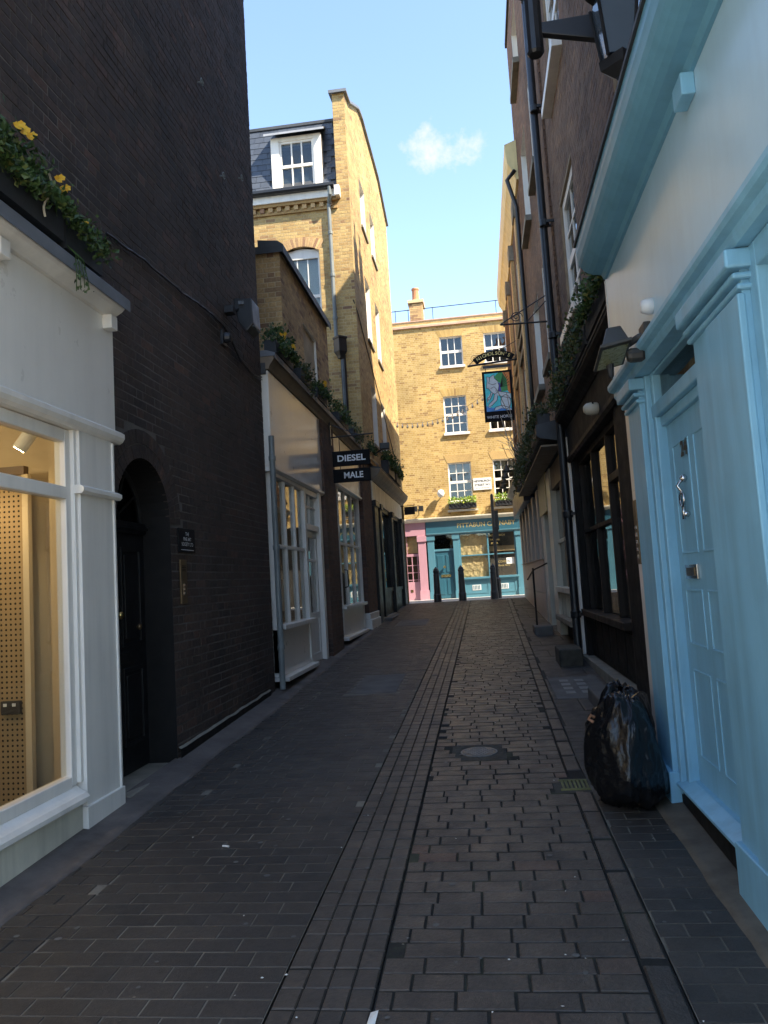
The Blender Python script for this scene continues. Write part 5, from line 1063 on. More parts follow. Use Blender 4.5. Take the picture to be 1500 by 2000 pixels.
# bollards, post
bo = thing('bollard', 'black cast iron bollard beside the pink shop end of the alley mouth', 'bollard', (0, 0, 0), 'bollards across the alley mouth')
MB().lathe([(.125, -.05), (.125, .17), (.118, .19), (.125, .20), (.125, .23), (.108, .25), (.092, .82), (.098, .83), (.098, .86), (.088, .87), (.086, .93), (.10, .94), (.10, .985), (.085, 1.0)], (0, 0, 0), 10).build('shaft', 'iron', bo)
MB().lathe([(.085, 1.0), (.08, 1.04), (.05, 1.075), (.028, 1.085), (.03, 1.10), (.02, 1.115)], (0, 0, 0), 12).build('cap', 'iron', bo, smooth=True)
bo.location = (-1.46, 24.7, gz(24.7))
for o in bo.children: o.matrix_parent_inverse = Matrix()
for x, y, lab in ((-.665, 24.7, 'black cast iron bollard standing between the two other bollards'), (.345, 24.7, 'black cast iron bollard directly in front of the dark street post')): copy_thing(bo, (x, y, gz(y)), lab)
t = thing('sign_post', 'tall dark street post with a boxy sign on its side behind the bollards', 'post', (.49, 25.5, gz(25.5)))
MB().lathe([(.10, .85), (.10, 1.5), (.055, 1.56), (.05, 4.25), (.02, 4.3)], (.49, 25.5, 0), 10).build('pole', 'iron', t); mb = MB(); mb.box(.50, .66, 25.50, 25.56, 3.1, 3.75); mb.box(.45, .63, 25.40, 25.449, 2.8, 3.2); mb.build('sign_box', 'iron', t, bevel=.01)

# ------------------------------------------------------------------ brown brick building over the blue and black shops
RX = 1.40; A = FX(RX, -1)
brn = thing('brick_building', 'tall brown brick building above the pale blue and black shops', 'building', (RX, 6, 0.2))
a_ops = [(9.0, 10.3, 4.75, 6.55), (9.0, 10.3, 8.0, 9.8), (9.0, 10.3, 11.0, 12.5), (5.2, 6.4, 4.75, 6.55), (5.2, 6.4, 8.0, 9.8), (1.6, 2.8, 4.75, 6.55), (1.6, 2.8, 8.0, 9.8)]
brick_wall(brn, A, 0.3, 11.15, 3.80, 15.5, a_ops, 'brown_brick', 'brown_mortar', n_ind=300, jit=0.002, reveal=0.14, vis=lambda c: c.z > 4.2 and c.y > 4)
for a, b, c, e in a_ops: sash(brn, A, a, b, c, e, 2, 4, recess=0.035, meet=2, sill_d=0.13, sill_over=0.10, sill_h=0.12, fw=0.11, bar=0.035)
mb = MB(); mb.box(RX + .7, 9, .32, 11.1, 0, 15.5); mb.box(RX + .03, RX + .6, .32, 1.4, 3.8, 15.48); mb.box(RX + .03, RX + .6, 7, 8.7, 3.8, 15.48); mb.box(RX + 0.0, 9, .3, 11.15, 15.5, 15.62); mb.box(RX + 1.0, RX + 1.6, .32, 11.1, 0, 15.5); mb.build('body', 'interior_dark', brn)
# second brown house
B2 = FX(1.37, -1); b2 = thing('brick_building', 'brown brick house with tall parapet and two chimneys beyond the black drainpipe', 'building', (1.37, 13.6, 0.4))
b_ops = [(14.0, 15.1, 5.0, 6.75), (14.0, 15.1, 8.2, 10.0), (14.0, 15.1, 11.3, 12.6), (12.0, 12.9, 5.0, 6.75), (12.0, 12.9, 8.2, 10.0)]
brick_wall(b2, B2, 11.15, 16.4, 3.7, 13.3, b_ops, 'brown_brick', 'brown_mortar', reveal=0.16, reveal_mat='white_paint', phase=.13)
for a, b, c, e in b_ops: sash(b2, B2, a, b, c, e, 2, 4, recess=0.13, meet=2, sill_d=0.12, sill_over=0.10, sill_h=0.11, sill_mat='york_stone')
mb = MB(); mb.box(2.2, 9, 11.16, 16.35, 0, 13.3); mb.box(1.40, 2.0, 11.16, 11.9, 3.8, 13.28); mb.box(1.40, 2.0, 15.3, 16.38, 3.8, 13.28); mb.box(1.33, 9, 11.15, 16.45, 13.3, 13.4); mb.build('body', 'interior_dark', b2)
brick_wall(b2, FY(16.4, 1), 1.37, 8, 9.8, 13.3, (), 'brown_brick', 'brown_mortar', name='end_wall', ch=0)
for y in (15.0, 15.75):
    st = MB().box(1.55, 2.3, y - .18, y + .18, 13.4, 14.6).build('chimney_stack', 'brown_mortar', b2)
    for k in range(2): MB().lathe([(.10, 14.58), (.10, 14.7), (.08, 14.75), (.075, 15.1), (.09, 15.12), (.09, 15.2)], (1.75 + .35 * k, y, 0), 10).build('chimney_pot', 'terracotta', st)

# pub beyond
PX = 1.36; Pf = FX(PX, -1)
pub = thing('brick_building', 'public house with cream projecting cornice and cream tiled ground floor', 'building', (PX, 20, 0.7))
p_ops = [(a, a + 1.0, c, e) for a in (17.6, 20.0, 22.4) for c, e in ((4.7, 6.5), (7.4, 9.2))]
brick_wall(pub, Pf, 16.4, 24.6, 3.6, 10.0, p_ops, 'red_brick', 'dull_mortar', reveal=.14, reveal_mat='cream_paint', ch=0)
for a, b, c, e in p_ops: sash(pub, Pf, a, b, c, e, 2, 4, recess=.10, meet=2, sill_mat='york_stone', sill_d=.10)
for y in (16.9, 19.3, 21.7, 24.1):
    p = MB().lbox(Pf, y - .18, y + .18, 3.9, 9.9, -.02, .09).build('pilaster', 'dull_brick', pub); MB().lbox(Pf, y - .22, y + .22, 9.5, 9.9, -.02, .13).build('capital', 'york_stone', p, bevel=.01)
for z in (6.75, 7.15): MB().lbox(Pf, 16.4, 24.6, z, z + .12, -.02, .06).build('band', 'york_stone', pub, bevel=.006)
mb = MB(); mb.prism(Pf, [(-.05, 10.0), (.04, 10.0), (.07, 10.10), (.15, 10.28), (.20, 10.36), (.22, 10.50), (.235, 10.62), (.24, 10.80), (-.05, 10.9)], 16.0, 24.75); mb.build('cornice', 'cornice_cream', pub, recalc=True)
mb = MB(); mb.box(2.1, 9, 16.45, 24.55, 0, 10.6); mb.box(1.38, 9, 16.4, 24.6, 10.55, 10.85); mb.build('body', 'interior_dark', pub)
brick_wall(pub, FY(24.6, 1), PX, 9, .8, 10.0, (), 'dull_brick', 'dull_mortar', name='end_wall', ch=0)
Pg = FX(1.28, -1)
for k in range(9):       # glazed cream tiles of the ground floor
    for j in range(2): MB().lbox(Pg, 16.3 + k * .92, 16.3 + k * .92 + .912, .45 + j * .72, .45 + j * .72 + .712, -.05, 0.0).build('wall_tile', 'tile_cream', pub, bevel=.004)
for k in range(6):
    y = 16.45 + k * 1.45; MB().lbox(Pg, y, y + .42, 1.90, 3.35, -.10, .02).build('ground_pilaster', 'tile_cream', pub, bevel=.006)
    if k < 5: f_ = MB().lbox(Pg, y + .42, y + 1.45, 1.90, 3.35, -.16, -.12).build('ground_window', 'brown_wood', pub); MB().lbox(Pg, y + .50, y + 1.37, 1.98, 3.28, -.118, -.114).build('pane', 'dark_glass', f_)
MB().lbox(Pg, 16.2, 24.6, 1.885, 1.905, -.1, .03).build('dado', 'tile_cream', pub)
MB().lbox(Pg, 18.8, 24.7, 3.36, 3.98, -.1, .16).build('fascia', 'navy_paint', pub, bevel=.008)
mb = MB(); mb.prism(Pg, [(-.1, 3.98), (.18, 3.98), (.30, 4.06), (.32, 4.12), (-.1, 4.2)], 18.8, 24.75); mb.build('fascia_cornice', 'dirty_cream', pub, recalc=True)
mb = MB(); mb.prism(Pg, [(-.1, 3.50), (.30, 3.58), (.34, 3.62), (.34, 3.78), (-.1, 3.86)], 11.4, 18.8); mb.build('ledge', 'dark_lead', pub, recalc=True)
for k in range(8): MB().lbox(Pg, 11.5 + k * .9, 12.38 + k * .9, 3.46, 3.49, .0, .28).build('soffit_board', 'tan_wood', pub)
MB().lbox(Pg, 14.6, 16.3, 2.75, 3.48, -.1, .0).build('yellow_panel', 'cornice_cream', pub)
# ground floor of the second brown house
gf = thing('shopfront', 'cream pub bay with dark window and balustered panel past the drainpipe', 'shopfront', (1.30, 13, .45))
Gf = FX(1.31, -1)
for a, b in ((11.45, 11.62), (13.9, 14.6), (15.6, 16.3)): MB().lbox(Gf, a, b, .4, 3.45, -.12, .01).build('pilaster', 'cream_paint', gf, bevel=.008)
fr_ = MB().lbox(Gf, 11.62, 13.9, 3.05, 3.45, -.12, -.02).build('head', 'tan_wood', gf); MB().lbox(Gf, 11.62, 13.9, 1.35, 3.05, -.10, -.095).build('pane', 'dark_glass', fr_)
MB().lbox(Gf, 12.72, 12.80, 1.35, 3.05, -.12, -.05).build('mullion', 'tan_wood', fr_); MB().lbox(Gf, 11.62, 13.9, 2.1, 2.16, -.119, -.055).build('transom', 'cream_paint', fr_)
MB().lbox(Gf, 11.62, 13.9, 1.26, 1.35, -.12, .05).build('sill', 'dirty_cream', gf, bevel=.008); MB().lbox(Gf, 11.62, 13.9, .78, .86, -.12, .08).build('ledge', 'york_stone', gf, bevel=.008)
for k in range(9): MB().lbox(Gf, 11.70 + k * .25, 11.78 + k * .25, .86, 1.26, -.09, -.03).build('baluster', 'dirty_cream', gf, bevel=.01)
MB().lbox(Gf, 11.62, 13.9, .4, 1.3, -.14, -.12).build('stall_riser', 'black_satin', gf); MB().lbox(Gf, 11.4, 16.3, 1.3, 3.5, -1., -.99).build('room_back', 'interior_dark', gf); MB().lbox(Gf, 14.6, 15.6, .5, 2.75, -.2, -.15).build('door', 'brown_wood', gf)

# black drainpipe
t = thing('downpipe', 'tall glossy black drainpipe between the two brown brick buildings', 'downpipe', (1.24, 11.1, .4))
MB().tube([(1.27, 11.25, 13.2), (1.26, 11.2, 8), (1.25, 11.05, 3.9), (1.25, 11.02, 3.2), (1.25, 11.02, .55), (1.22, 11.0, .44)], .058, 14).build('pipe', 'iron', t, smooth=True)
for z in (12.2, 10.3, 8.5, 6.7, 5.0, 2.4, 1.0):
    y = 11.02 + .022 * max(0, z - 3); c = MB(); c.lathe([(.064, -.05), (.072, -.04), (.072, .04), (.064, .05)], (1.25 + .002 * z, y, z), 14); c.box(1.29, 1.41, y - .09, y - .06, z - .02, z + .02); c.box(1.29, 1.41, y + .06, y + .09, z - .02, z + .02); c.build('collar', 'iron', t)
mb = MB(); mb.tube([(1.30, 16.0, 10.2), (1.12, 16.0, 10.0), (1.28, 16.05, 9.4), (1.30, 16.1, 6.0), (1.30, 16.1, 4.2)], .045, 10); tag(mb.build('downpipe', 'iron', smooth=True), 'thin black downpipe with a swan neck below the cream cornice', 'downpipe')
t = thing('hanging_bracket', 'empty black scrolled sign bracket on the brown house', 'sign bracket', (1.37, 12.0, 5.5)); Hb = FY(12.0)
mb = MB(); mb.tube([Hb(1.40, 5.52), Hb(.56, 5.54)], .014, 6); mb.tube([Hb(1.40, 6.0), Hb(.56, 5.545)], .010, 6); mb.tube([Hb(1.38, 5.94), Hb(.98, 5.55)], .008, 6)
mb.tube([Hb(.82 + .10 * (1 - k / 26) * math.cos(k * .55), 5.64 + .09 * (1 - k / 26) * math.sin(k * .55)) for k in range(24)], .008, 5); mb.lbox(Hb, 1.372, 1.39, 5.4, 6.1, -.02, .02); mb.build('ironwork', 'iron', t)

# ------------------------------------------------------------------ White Horse sign
t = thing('hanging_sign', 'pub sign painted with a white horse under an arched NICHOLSONS board', 'sign', (1.3, 20.0, 7.1)); Hs = FY(20.0)
mb = MB(); mb.tube([Hs(1.40, 7.22), Hs(.0, 7.135)], .028, 8); mb.tube([Hs(1.40, 7.75), Hs(1.0, 7.55), Hs(.65, 7.50), Hs(.30, 7.40), Hs(.05, 7.16)], .010, 6)
for u, s_ in ((.18, 1), (.30, -1), (1.22, -1), (.55, 1), (.85, -1)): mb.tube([Hs(u + s_ * .10 * (1 - k / 20) * math.cos(k * .6), 7.32 + .11 * (1 - k / 20) * math.sin(k * .6)) for k in range(18)], .007, 5)
for u in (.46, 1.05): mb.tube([Hs(u, 7.16), Hs(u, 6.94)], .008, 5)
mb.lbox(Hs, 1.345, 1.365, 6.9, 7.9, -.03, .03); mb.lbox(Hs, .40, 1.12, 7.03, 7.10, -.01, .01); mb.build('bracket', 'iron', t)
C0, R0_ = Vector((.73, 6.55)), .86; arc = lambda a, r: (C0.x + r * math.sin(a), C0.y + r * math.cos(a) + .0)
n = 16; am = .62; tilt_ = -.045
pts = [arc(tilt_ + am * (2 * i / n - 1), R0_ + .085) for i in range(n + 1)] + [arc(tilt_ + am * (1 - 2 * i / n), R0_ - .085) for i in range(n + 1)]
ab = MB().poly(Hs, pts, -.025, .025).build('arched_board', 'sign_black', t, recalc=True)
mb = MB()
for i, ch in enumerate("NICHOLSON'S"):
    a = tilt_ + am * .86 * (2 * (i + .5) / 11 - 1); p = arc(a, R0_); lettering(None, Hs, p[0], p[1], .028, ch, .125, 'sign_letter', bold=.002, rot=-a, mb=mb)
mb.build('lettering', 'gold_leaf', ab)
bd = MB().lbox(Hs, .36, 1.13, 5.60, 6.94, -.03, .03).build('board', 'sign_black', t, bevel=.005)
lettering(bd, Hs, .74, 5.715, .033, 'WHITE HORSE', .105, 'sign_letter', bold=.001, sx=.95)
def art(name, m, pts, d): MB().poly(Hs, [(.42 + .65 * x, 5.87 + 1.01 * y) for x, y in pts], .028, d).build(name, m, bd, recalc=True)
art('painted_sky', 'horse_sky', [(0, 0), (1, 0), (1, 1), (0, 1)], .034); art('painted_sea', 'horse_blue', [(0, 0), (1, 0), (1, .06), (.6, .15), (.25, .08), (0, .16)], .036)
art('painted_sun', 'horse_orange', [(.62, 1), (1, 1), (1, .42), (.9, .5), (.82, .78), (.7, .86)], .036); art('painted_mane', 'horse_green', [(.38, .90), (.56, 1), (.72, 1), (.88, .82), (.90, .52), (.62, .5), (.6, .72)], .038)
art('painted_shadow', 'horse_violet', [(.5, .72), (.60, .74), (.64, .52), (.5, .45)], .039)
art('horse_head', 'horse_pale', [(.05, .62), (.10, .82), (.08, .92), (.22, .90), (.38, .96), (.40, .86), (.52, .78), (.56, .66), (.50, .50), (.36, .44), (.22, .52), (.14, .60)], .041)
art('horse_neck', 'horse_pale', [(.36, .46), (.50, .52), (.98, .44), (1, .30), (.70, .36), (.52, .40)], .040); art('horse_leg', 'horse_pale', [(.22, .50), (.30, .48), (.16, .30), (.10, .32), (.09, .24), (.04, .26), (.06, .36)], .040)
art('horse_leg', 'horse_pale', [(.36, .46), (.48, .40), (.44, .28), (.24, .16), (.14, .10), (.08, .12), (.12, .20), (.30, .30)], .0405)
art('horse_body', 'horse_pale', [(.72 + .2 * math.cos(k * .5236) + .06, .22 + .19 * math.sin(k * .5236)) for k in range(12)], .041); art('horse_tail', 'horse_pale', [(.30, .02), (.36, .10), (.60, .14), (.95, .06), (1, 0), (.9, 0), (.6, .07), (.42, .03)], .0415)
mb = MB()
def ol(pts): mb.tube([Hs(.42 + .65 * x, 5.87 + 1.01 * y, .042) for x, y in pts], .0065, 4)
ol([(.05, .62), (.10, .82), (.08, .92), (.22, .90), (.38, .96), (.40, .86), (.52, .78), (.56, .66), (.50, .50), (.36, .44), (.22, .52), (.14, .60), (.05, .62)]); ol([(.22, .90), (.16, .74), (.30, .70), (.45, .72)]); ol([(.22, .60), (.36, .64), (.44, .58), (.42, .50)]); ol([(.50, .52), (.98, .44)]); ol([(.52, .40), (.70, .36), (1, .30)])
ol([(.78 + .2 * math.cos(k * .5236), .22 + .19 * math.sin(k * .5236)) for k in range(13)]); ol([(.22, .50), (.16, .38), (.06, .36), (.04, .26), (.10, .32), (.16, .30), (.30, .48)]); ol([(.36, .46), (.30, .30), (.12, .20), (.08, .12), (.24, .16), (.44, .28), (.48, .40)]); ol([(.30, .02), (.36, .10), (.60, .14), (.95, .06)])
for k in range(7): ol([(.60, .62), (.70 + .28 * math.cos(k * .22), .62 + .40 * math.sin(k * .22 + .1))])
tag(mb.build('painted_outline', 'sign_ink', bd), kind='stuff')

# swan-neck lamps over the pub fascia
for k in range(4):
    y = 19.6 + k * 1.2; t = thing('swan_neck_lamp', 'tarnished swan-neck lamp over the navy pub fascia', 'lamp', (1.1, y, 4.1), 'swan-neck lamps over the pub fascia')
    MB().tube([(1.28, y, 4.05), (1.10, y, 4.45), (.92, y, 4.55), (.80, y, 4.45), (.80, y, 4.36)], .014, 6).build('neck', 'iron', t); MB().lathe([(.03, 4.38), (.05, 4.36), (.09, 4.26), (.11, 4.20), (.10, 4.19)], (.80, y, 0), 12).build('shade', 'lamp_grey', t, smooth=True)

# ------------------------------------------------------------------ black shopfront
KF = FX(1.35, -1)
bk = thing('shopfront', 'black painted shopfront with tall sash display window', 'shopfront', (1.35, 9, .35))
MB().lbox(KF, 5.75, 11.03, 3.20, 3.62, -.1, .02).build('fascia', 'black_satin', bk, bevel=.006)
mb = MB(); mb.prism(KF, [(-.1, 3.62), (.03, 3.62), (.07, 3.66), (.13, 3.70), (.16, 3.74), (.16, 3.78), (-.1, 3.80)], 5.75, 11.05); mb.build('cornice', 'black_satin', bk, recalc=True); mb = MB(); mb.prism(KF, [(-.1, 3.802), (.17, 3.782), (.17, 3.80), (-.1, 3.84)], 5.75, 11.06); mb.build('cornice_lead', 'dark_lead', bk, recalc=True)
mb = MB(); mb.prism(KF, [(-.1, 3.12), (.02, 3.12), (.05, 3.15), (.05, 3.198), (-.1, 3.198)], 5.75, 11.03); mb.build('moulding', 'brown_wood', bk, recalc=True)
for a, b in ((5.78, 7.45), (10.78, 11.0)): MB().lbox(KF, a, b, .35, 3.12, -.1, .0).build('pilaster', 'black_satin', bk, bevel=.005)
mb = MB(); mb.lbox(KF, 7.45, 7.60, .40, 3.12, -.13, -.02); mb.lbox(KF, 7.60, 7.68, .40, 3.12, -.14, -.05); mb.build('inner_jamb', 'brown_wood', bk, bevel=.006)
mb = MB(); f_ = [(7.68, 7.76), (8.45, 8.52), (9.55, 9.62), (10.70, 10.78)]
for a, b in f_: mb.lbox(KF, a, b, 1.08, 3.12, -.16, -.07)
mb.lbox(KF, 7.76, 8.45, 2.52, 2.60, -.155, -.07); mb.lbox(KF, 8.52, 10.70, 2.10, 2.15, -.155, -.075); mb.lbox(KF, 7.68, 10.78, 3.04, 3.118, -.161, -.065); fr_ = mb.build('window_frame', 'brown_wood', bk, bevel=.005)
for a, b in ((7.76, 8.45), (8.52, 9.55), (9.62, 10.70)):
    for c, e in ((1.10, 2.11), (2.14, 3.04)): MB().lbox(KF, a, b, c, e, -.125, -.12).build('pane', 'glass', fr_)
MB().lbox(KF, 7.62, 10.80, 1.0, 1.08, -.16, .05).build('sill', 'brown_wood', bk, bevel=.008); MB().lbox(KF, 7.68, 10.78, .46, 1.0, -.16, -.07).build('stall_riser', 'black_satin', bk)
for k in range(6): MB().lbox(KF, 7.74 + k * .51, 8.18 + k * .51, .52, .95, -.072, -.055).build('riser_panel', 'black_satin', bk, bevel=.008)
MB().lbox(KF, 7.3, 11.05, .30, .45, -.1, .05).build('base_course', 'york_stone', bk, bevel=.01); MB().lbox(KF, 5.7, 7.3, .20, .42, -.1, .012).build('base_course', 'black_satin', bk)
mb = MB(); mb.box(1.6, 2.9, 5.8, 5.82, .3, 3.4); mb.box(2.88, 2.9, 5.83, 11, .3, 3.4); mb.box(1.5, 2.9, 5.83, 11, .3, .42); mb.box(1.5, 2.87, 5.83, 11, 3.2, 3.4); mb.build('room', 'interior_dark', bk)
MB().lbox(KF, 11.03, 11.10, .45, 3.5, -.1, .035).build('edge_strip', 'white_paint', bk)
mb = MB(); mb.tube([(1.46, 9.9, .45), (1.46, 9.9, 2.1)], .012, 6); mb.tube([(1.46, 9.0, .45), (1.46, 9.0, 2.3)], .02, 6)
t = thing('security_camera', 'small cream dome camera under the black shop fascia', 'camera', (1.30, 8.15, 3.28)); MB().lathe([(.05, .0), (.065, -.02), (.07, -.08), (.06, -.13), (.03, -.16)], (1.335, 8.15, 3.28), 14, 'x').build('dome', 'cream_paint', t, smooth=True); MB().box(1.26, 1.275, 8.09, 8.13, 3.32, 3.34).build('sensor', 'sign_black', t)
# planting on its ledge
fo = [(1.16 + random.uniform(-.05, .05), 5.95 + random.random() * 1.5, 4.18 + random.uniform(-.12, .22)) for _ in range(12)]
window_box('window box of orange geraniums over the black shop beside the blue cornice', 1.18, 1.38, 5.85, 7.6, 3.85, .20, 'leaf', 1500, .05, .10, fo, None, .36, 51, .032, 'petal_orange', -1)
window_box('ivy-filled window box over the middle of the black shop', 1.18, 1.38, 7.7, 9.3, 3.85, .20, 'ivy', 1300, .045, .25, (), 'ivy window boxes over the black shop', .40, 52, trail_dir=-1)
window_box('ivy-filled window box over the black shop beside the drainpipe', 1.18, 1.38, 9.4, 10.9, 3.85, .20, 'ivy', 1300, .045, .35, (), 'ivy window boxes over the black shop', .40, 53, trail_dir=-1)
for k, (y0, y1, lab) in enumerate(((11.5, 13.6, 'trailing ivy window box on the tan ledge past the drainpipe'), (13.8, 16.0, 'ragged ivy window box on the tan ledge near the pub door'), (16.3, 18.6, 'hanging ivy window box at the far end of the tan ledge'))): window_box(lab, .98, 1.16, y0, y1, 3.80, .16, 'ivy', 900, .055, .5, (), 'ivy window boxes on the pub ledge', .34, 60 + k, trail_dir=-1)
mb = MB(); rnd = random.Random(5)
for k in range(26):
    y = rnd.uniform(16.5, 19.5); p = Vector((1.1, y, 4.0)); mb.tube([p, p + Vector((rnd.uniform(-.35, .1), rnd.gauss(0, .3), .5)), p + Vector((rnd.uniform(-.55, .1), rnd.gauss(0, .5), rnd.uniform(.5, 1.5)))], .007, 4)
tag(mb.build('bare_creeper', 'dry_stem'), 'bare twisted creeper stems below the pub sign', 'creeper')

# ------------------------------------------------------------------ pale blue shopfront
BF = FX(1.05, -1)
bl = thing('shopfront', 'pale blue painted shopfront with panelled door number 24', 'shopfront', (1.05, 4, .15))
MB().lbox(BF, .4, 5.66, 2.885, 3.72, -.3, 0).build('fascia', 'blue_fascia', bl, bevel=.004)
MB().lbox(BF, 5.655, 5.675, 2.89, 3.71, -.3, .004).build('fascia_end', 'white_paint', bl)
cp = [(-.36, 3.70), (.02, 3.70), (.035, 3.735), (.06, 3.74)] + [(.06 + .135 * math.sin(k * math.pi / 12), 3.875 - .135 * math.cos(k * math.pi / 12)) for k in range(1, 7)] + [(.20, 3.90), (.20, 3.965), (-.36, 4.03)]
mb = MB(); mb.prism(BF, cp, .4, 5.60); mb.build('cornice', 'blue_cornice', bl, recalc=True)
mb = MB(); mb.prism(BF, [(-.36, 4.032), (.215, 3.967), (.215, 3.99), (-.36, 4.06)], .4, 5.62); mb.build('cornice_lead', 'dark_lead', bl, recalc=True)
mb = MB(); mb.prism(BF, [(-.2, 2.78), (.02, 2.78), (.035, 2.80), (.035, 2.83), (.065, 2.84), (.075, 2.86), (.075, 2.884), (-.2, 2.884)], .4, 5.52); mb.build('architrave', 'blue_paint', bl, recalc=True)
MB().lbox(BF, 3.26, 3.40, 3.60, 3.70, 0, .06).build('bracket_block', 'blue_paint', bl, bevel=.006)
for a, b in ((4.90, 5.27), (2.98, 3.66)):
    p = MB().lbox(BF, a, b, .02, 2.78, -.14, .0).build('pilaster', 'blue_paint', bl, bevel=.005)
    for z0, z1, d in ((2.62, 2.645, .022), (2.66, 2.685, .038), (2.70, 2.775, .062)): MB().lbox(BF, a - .012 - d * .4, b + .012 + d * .4, z0, z1, -.1, d).build('capital', 'blue_paint', p, bevel=.010)
    MB().lbox(BF, a - .02, b + .02, .0, .37, -.1, .028).build('plinth_block', 'blue_paint', p, bevel=.006)
    if b - a > .5: MB().lbox(BF, a - .005, b - .26, .36, 2.61, -.01, .020).build('raised_strip', 'blue_paint', p, bevel=.006)
DD = -.12; mb = MB()
for a, b, d in ((4.84, 4.90, -.03), (4.78, 4.84, -.06), (3.66, 3.72, -.03), (3.72, 3.78, -.06)): mb.lbox(BF, a, b, .25, 2.78, -.2, d)
mb.lbox(BF, 3.78, 4.95, 2.44, 2.50, -.2, -.09); mb.lbox(BF, 3.78, 4.95, 2.50, 2.58, -.2, -.055); mb.lbox(BF, 3.72, 4.84, 2.76, 2.779, -.2, -.062)
mb.build('door_frame', 'blue_paint', bl, bevel=.008)
dr = MB().lbox(BF, 3.78, 4.80, .33, 2.44, DD - .06, DD).build('door', 'blue_paint', bl)
for a, b, c, e in ((3.90, 4.24, 1.66, 2.30), (4.34, 4.68, 1.66, 2.30), (3.90, 4.24, 1.14, 1.46), (4.34, 4.68, 1.14, 1.46), (3.90, 4.24, .50, 1.0), (4.34, 4.68, .50, 1.0)):
    mb = MB(); w_ = .012
    mb.lbox(BF, a, b, c, c + w_, DD - .01, DD + .006); mb.lbox(BF, a, b, e - w_, e, DD - .01, DD + .006); mb.lbox(BF, a, a + w_, c + w_, e - w_, DD - .01, DD + .006); mb.lbox(BF, b - w_, b, c + w_, e - w_, DD - .01, DD + .006); mb.build('door_panel', 'blue_paint', dr, bevel=.003)
mb = MB(); mb.prism(BF, [(DD - .06, .285), (-.03, .285), (-.01, .295), (-.01, .31), (DD + .03, .345), (DD - .06, .345)], 3.68, 4.90); mb.build('weather_bar', 'blue_paint', bl, recalc=True)
MB().lbox(BF, 3.66, 4.90, -.1, .284, -.25, -.035).build('threshold', 'black_satin', bl); MB().lbox(BF, 3.72, 4.84, 2.58, 2.76, -.115, -.11).build('overlight', 'dark_glass', bl); MB().lbox(BF, 3.6, 4.95, 2.5, 2.85, -.6, -.59).build('lobby_back', 'interior_warm', bl)
lettering(dr, BF, 4.42, 2.245, DD + .008, '24', .115, 'old_brass', bold=.006, flip=-1, name='door_number', sx=1.2)
mb = MB(); z = 1.98; mb.tube([BF(4.44, z + .10, DD + .02), BF(4.46, z + .06, DD + .05), BF(4.44, z + .02, DD + .03)], .009, 6); mb.tube([BF(4.44 + .04 * math.cos(k * math.pi / 8), z + .04 * math.sin(k * math.pi / 8) - .02, DD + .035) for k in range(17)], .009, 6); mb.tube([BF(4.44, z - .05, DD + .03), BF(4.44, z - .13, DD + .035)], .010, 6); mb.lathe([(.0, -.03), (.022, -.02), (.024, .0), (.012, .01)], BF(4.44, z + .10, DD + .01), 8, 'x'); mb.lathe([(.0, -.03), (.018, -.02), (.018, .0), (.01, .01)], BF(4.44, z - .10, DD + .01), 8, 'x'); mb.build('door_knocker', 'chrome', dr, smooth=True)
lp = MB().lbox(BF, 4.36, 4.60, 1.515, 1.60, DD - .01, DD + .016).build('letter_plate', 'chrome', dr, bevel=.004); MB().lbox(BF, 4.40, 4.56, 1.535, 1.58, DD + .014, DD + .020).build('flap', 'old_brass', lp)
mb = MB(); mb.lbox(BF, 2.90, 2.98, .1, 2.78, -.2, -.03); mb.lbox(BF, .4, 2.90, .1, .5, -.2, -.03); mb.lbox(BF, .4, 2.90, 2.68, 2.779, -.2, -.03); fr_ = mb.build('window_frame', 'blue_paint', bl, bevel=.006)
MB().lbox(BF, .4, 2.90, .5, 2.68, -.12, -.115).build('pane', 'shop_glass', fr_); mb = MB(); mb.box(1.3, 3.2, 2.92, 2.94, .3, 2.9); mb.box(3.2, 3.22, .45, 2.94, .3, 2.9); mb.box(1.26, 3.2, .45, 2.9, .25, .3); mb.box(1.26, 3.2, .45, 2.9, 2.85, 2.88); mb.build('room', 'interior_beige', bl)
MB().box(1.095, 1.35, 5.27, 5.60, .05, 2.90).build('return_wall', 'white_gloss', bl)
t = thing('entry_phone', 'narrow brown entry panel on the white strip between blue and black shops', 'intercom', (1.09, 5.55, 1.9)); MB().box(1.07, 1.094, 5.40, 5.50, 1.62, 2.06).build('plate', 'old_brass', t, bevel=.003)
for k in range(5): MB().box(1.064, 1.071, 5.435, 5.465, 1.66 + k * .05, 1.685 + k * .05).build('button', 'chrome', t)

# floodlight over the blue door
t = thing('floodlight', 'weathered grey floodlight on an arm over the pale blue door', 'floodlight', (.98, 4.6, 2.95))
hd = MB(); P = [(.74, 4.75, 2.80), (.93, 4.75, 2.84), (.93, 4.42, 2.91), (.74, 4.42, 2.87)]; Q_ = [(.80, 4.70, 2.97), (.90, 4.70, 2.99), (.90, 4.52, 3.04), (.80, 4.52, 3.03)]
hd.add(P + Q_, [(3, 2, 1, 0), (4, 5, 6, 7), (0, 1, 5, 4), (1, 2, 6, 5), (2, 3, 7, 6), (3, 0, 4, 7)]); hd.build('hood', 'lamp_grey', t, bevel=.008, recalc=True)
mb = MB(); mb.add([(.725, 4.77, 2.775), (.945, 4.77, 2.815), (.945, 4.40, 2.89), (.725, 4.40, 2.85), (.725, 4.77, 2.80), (.945, 4.77, 2.84), (.945, 4.40, 2.915), (.725, 4.40, 2.875)], [(3, 2, 1, 0), (4, 5, 6, 7), (0, 1, 5, 4), (1, 2, 6, 5), (2, 3, 7, 6), (3, 0, 4, 7)]); mb.build('rim', 'lamp_grey', t, bevel=.004)
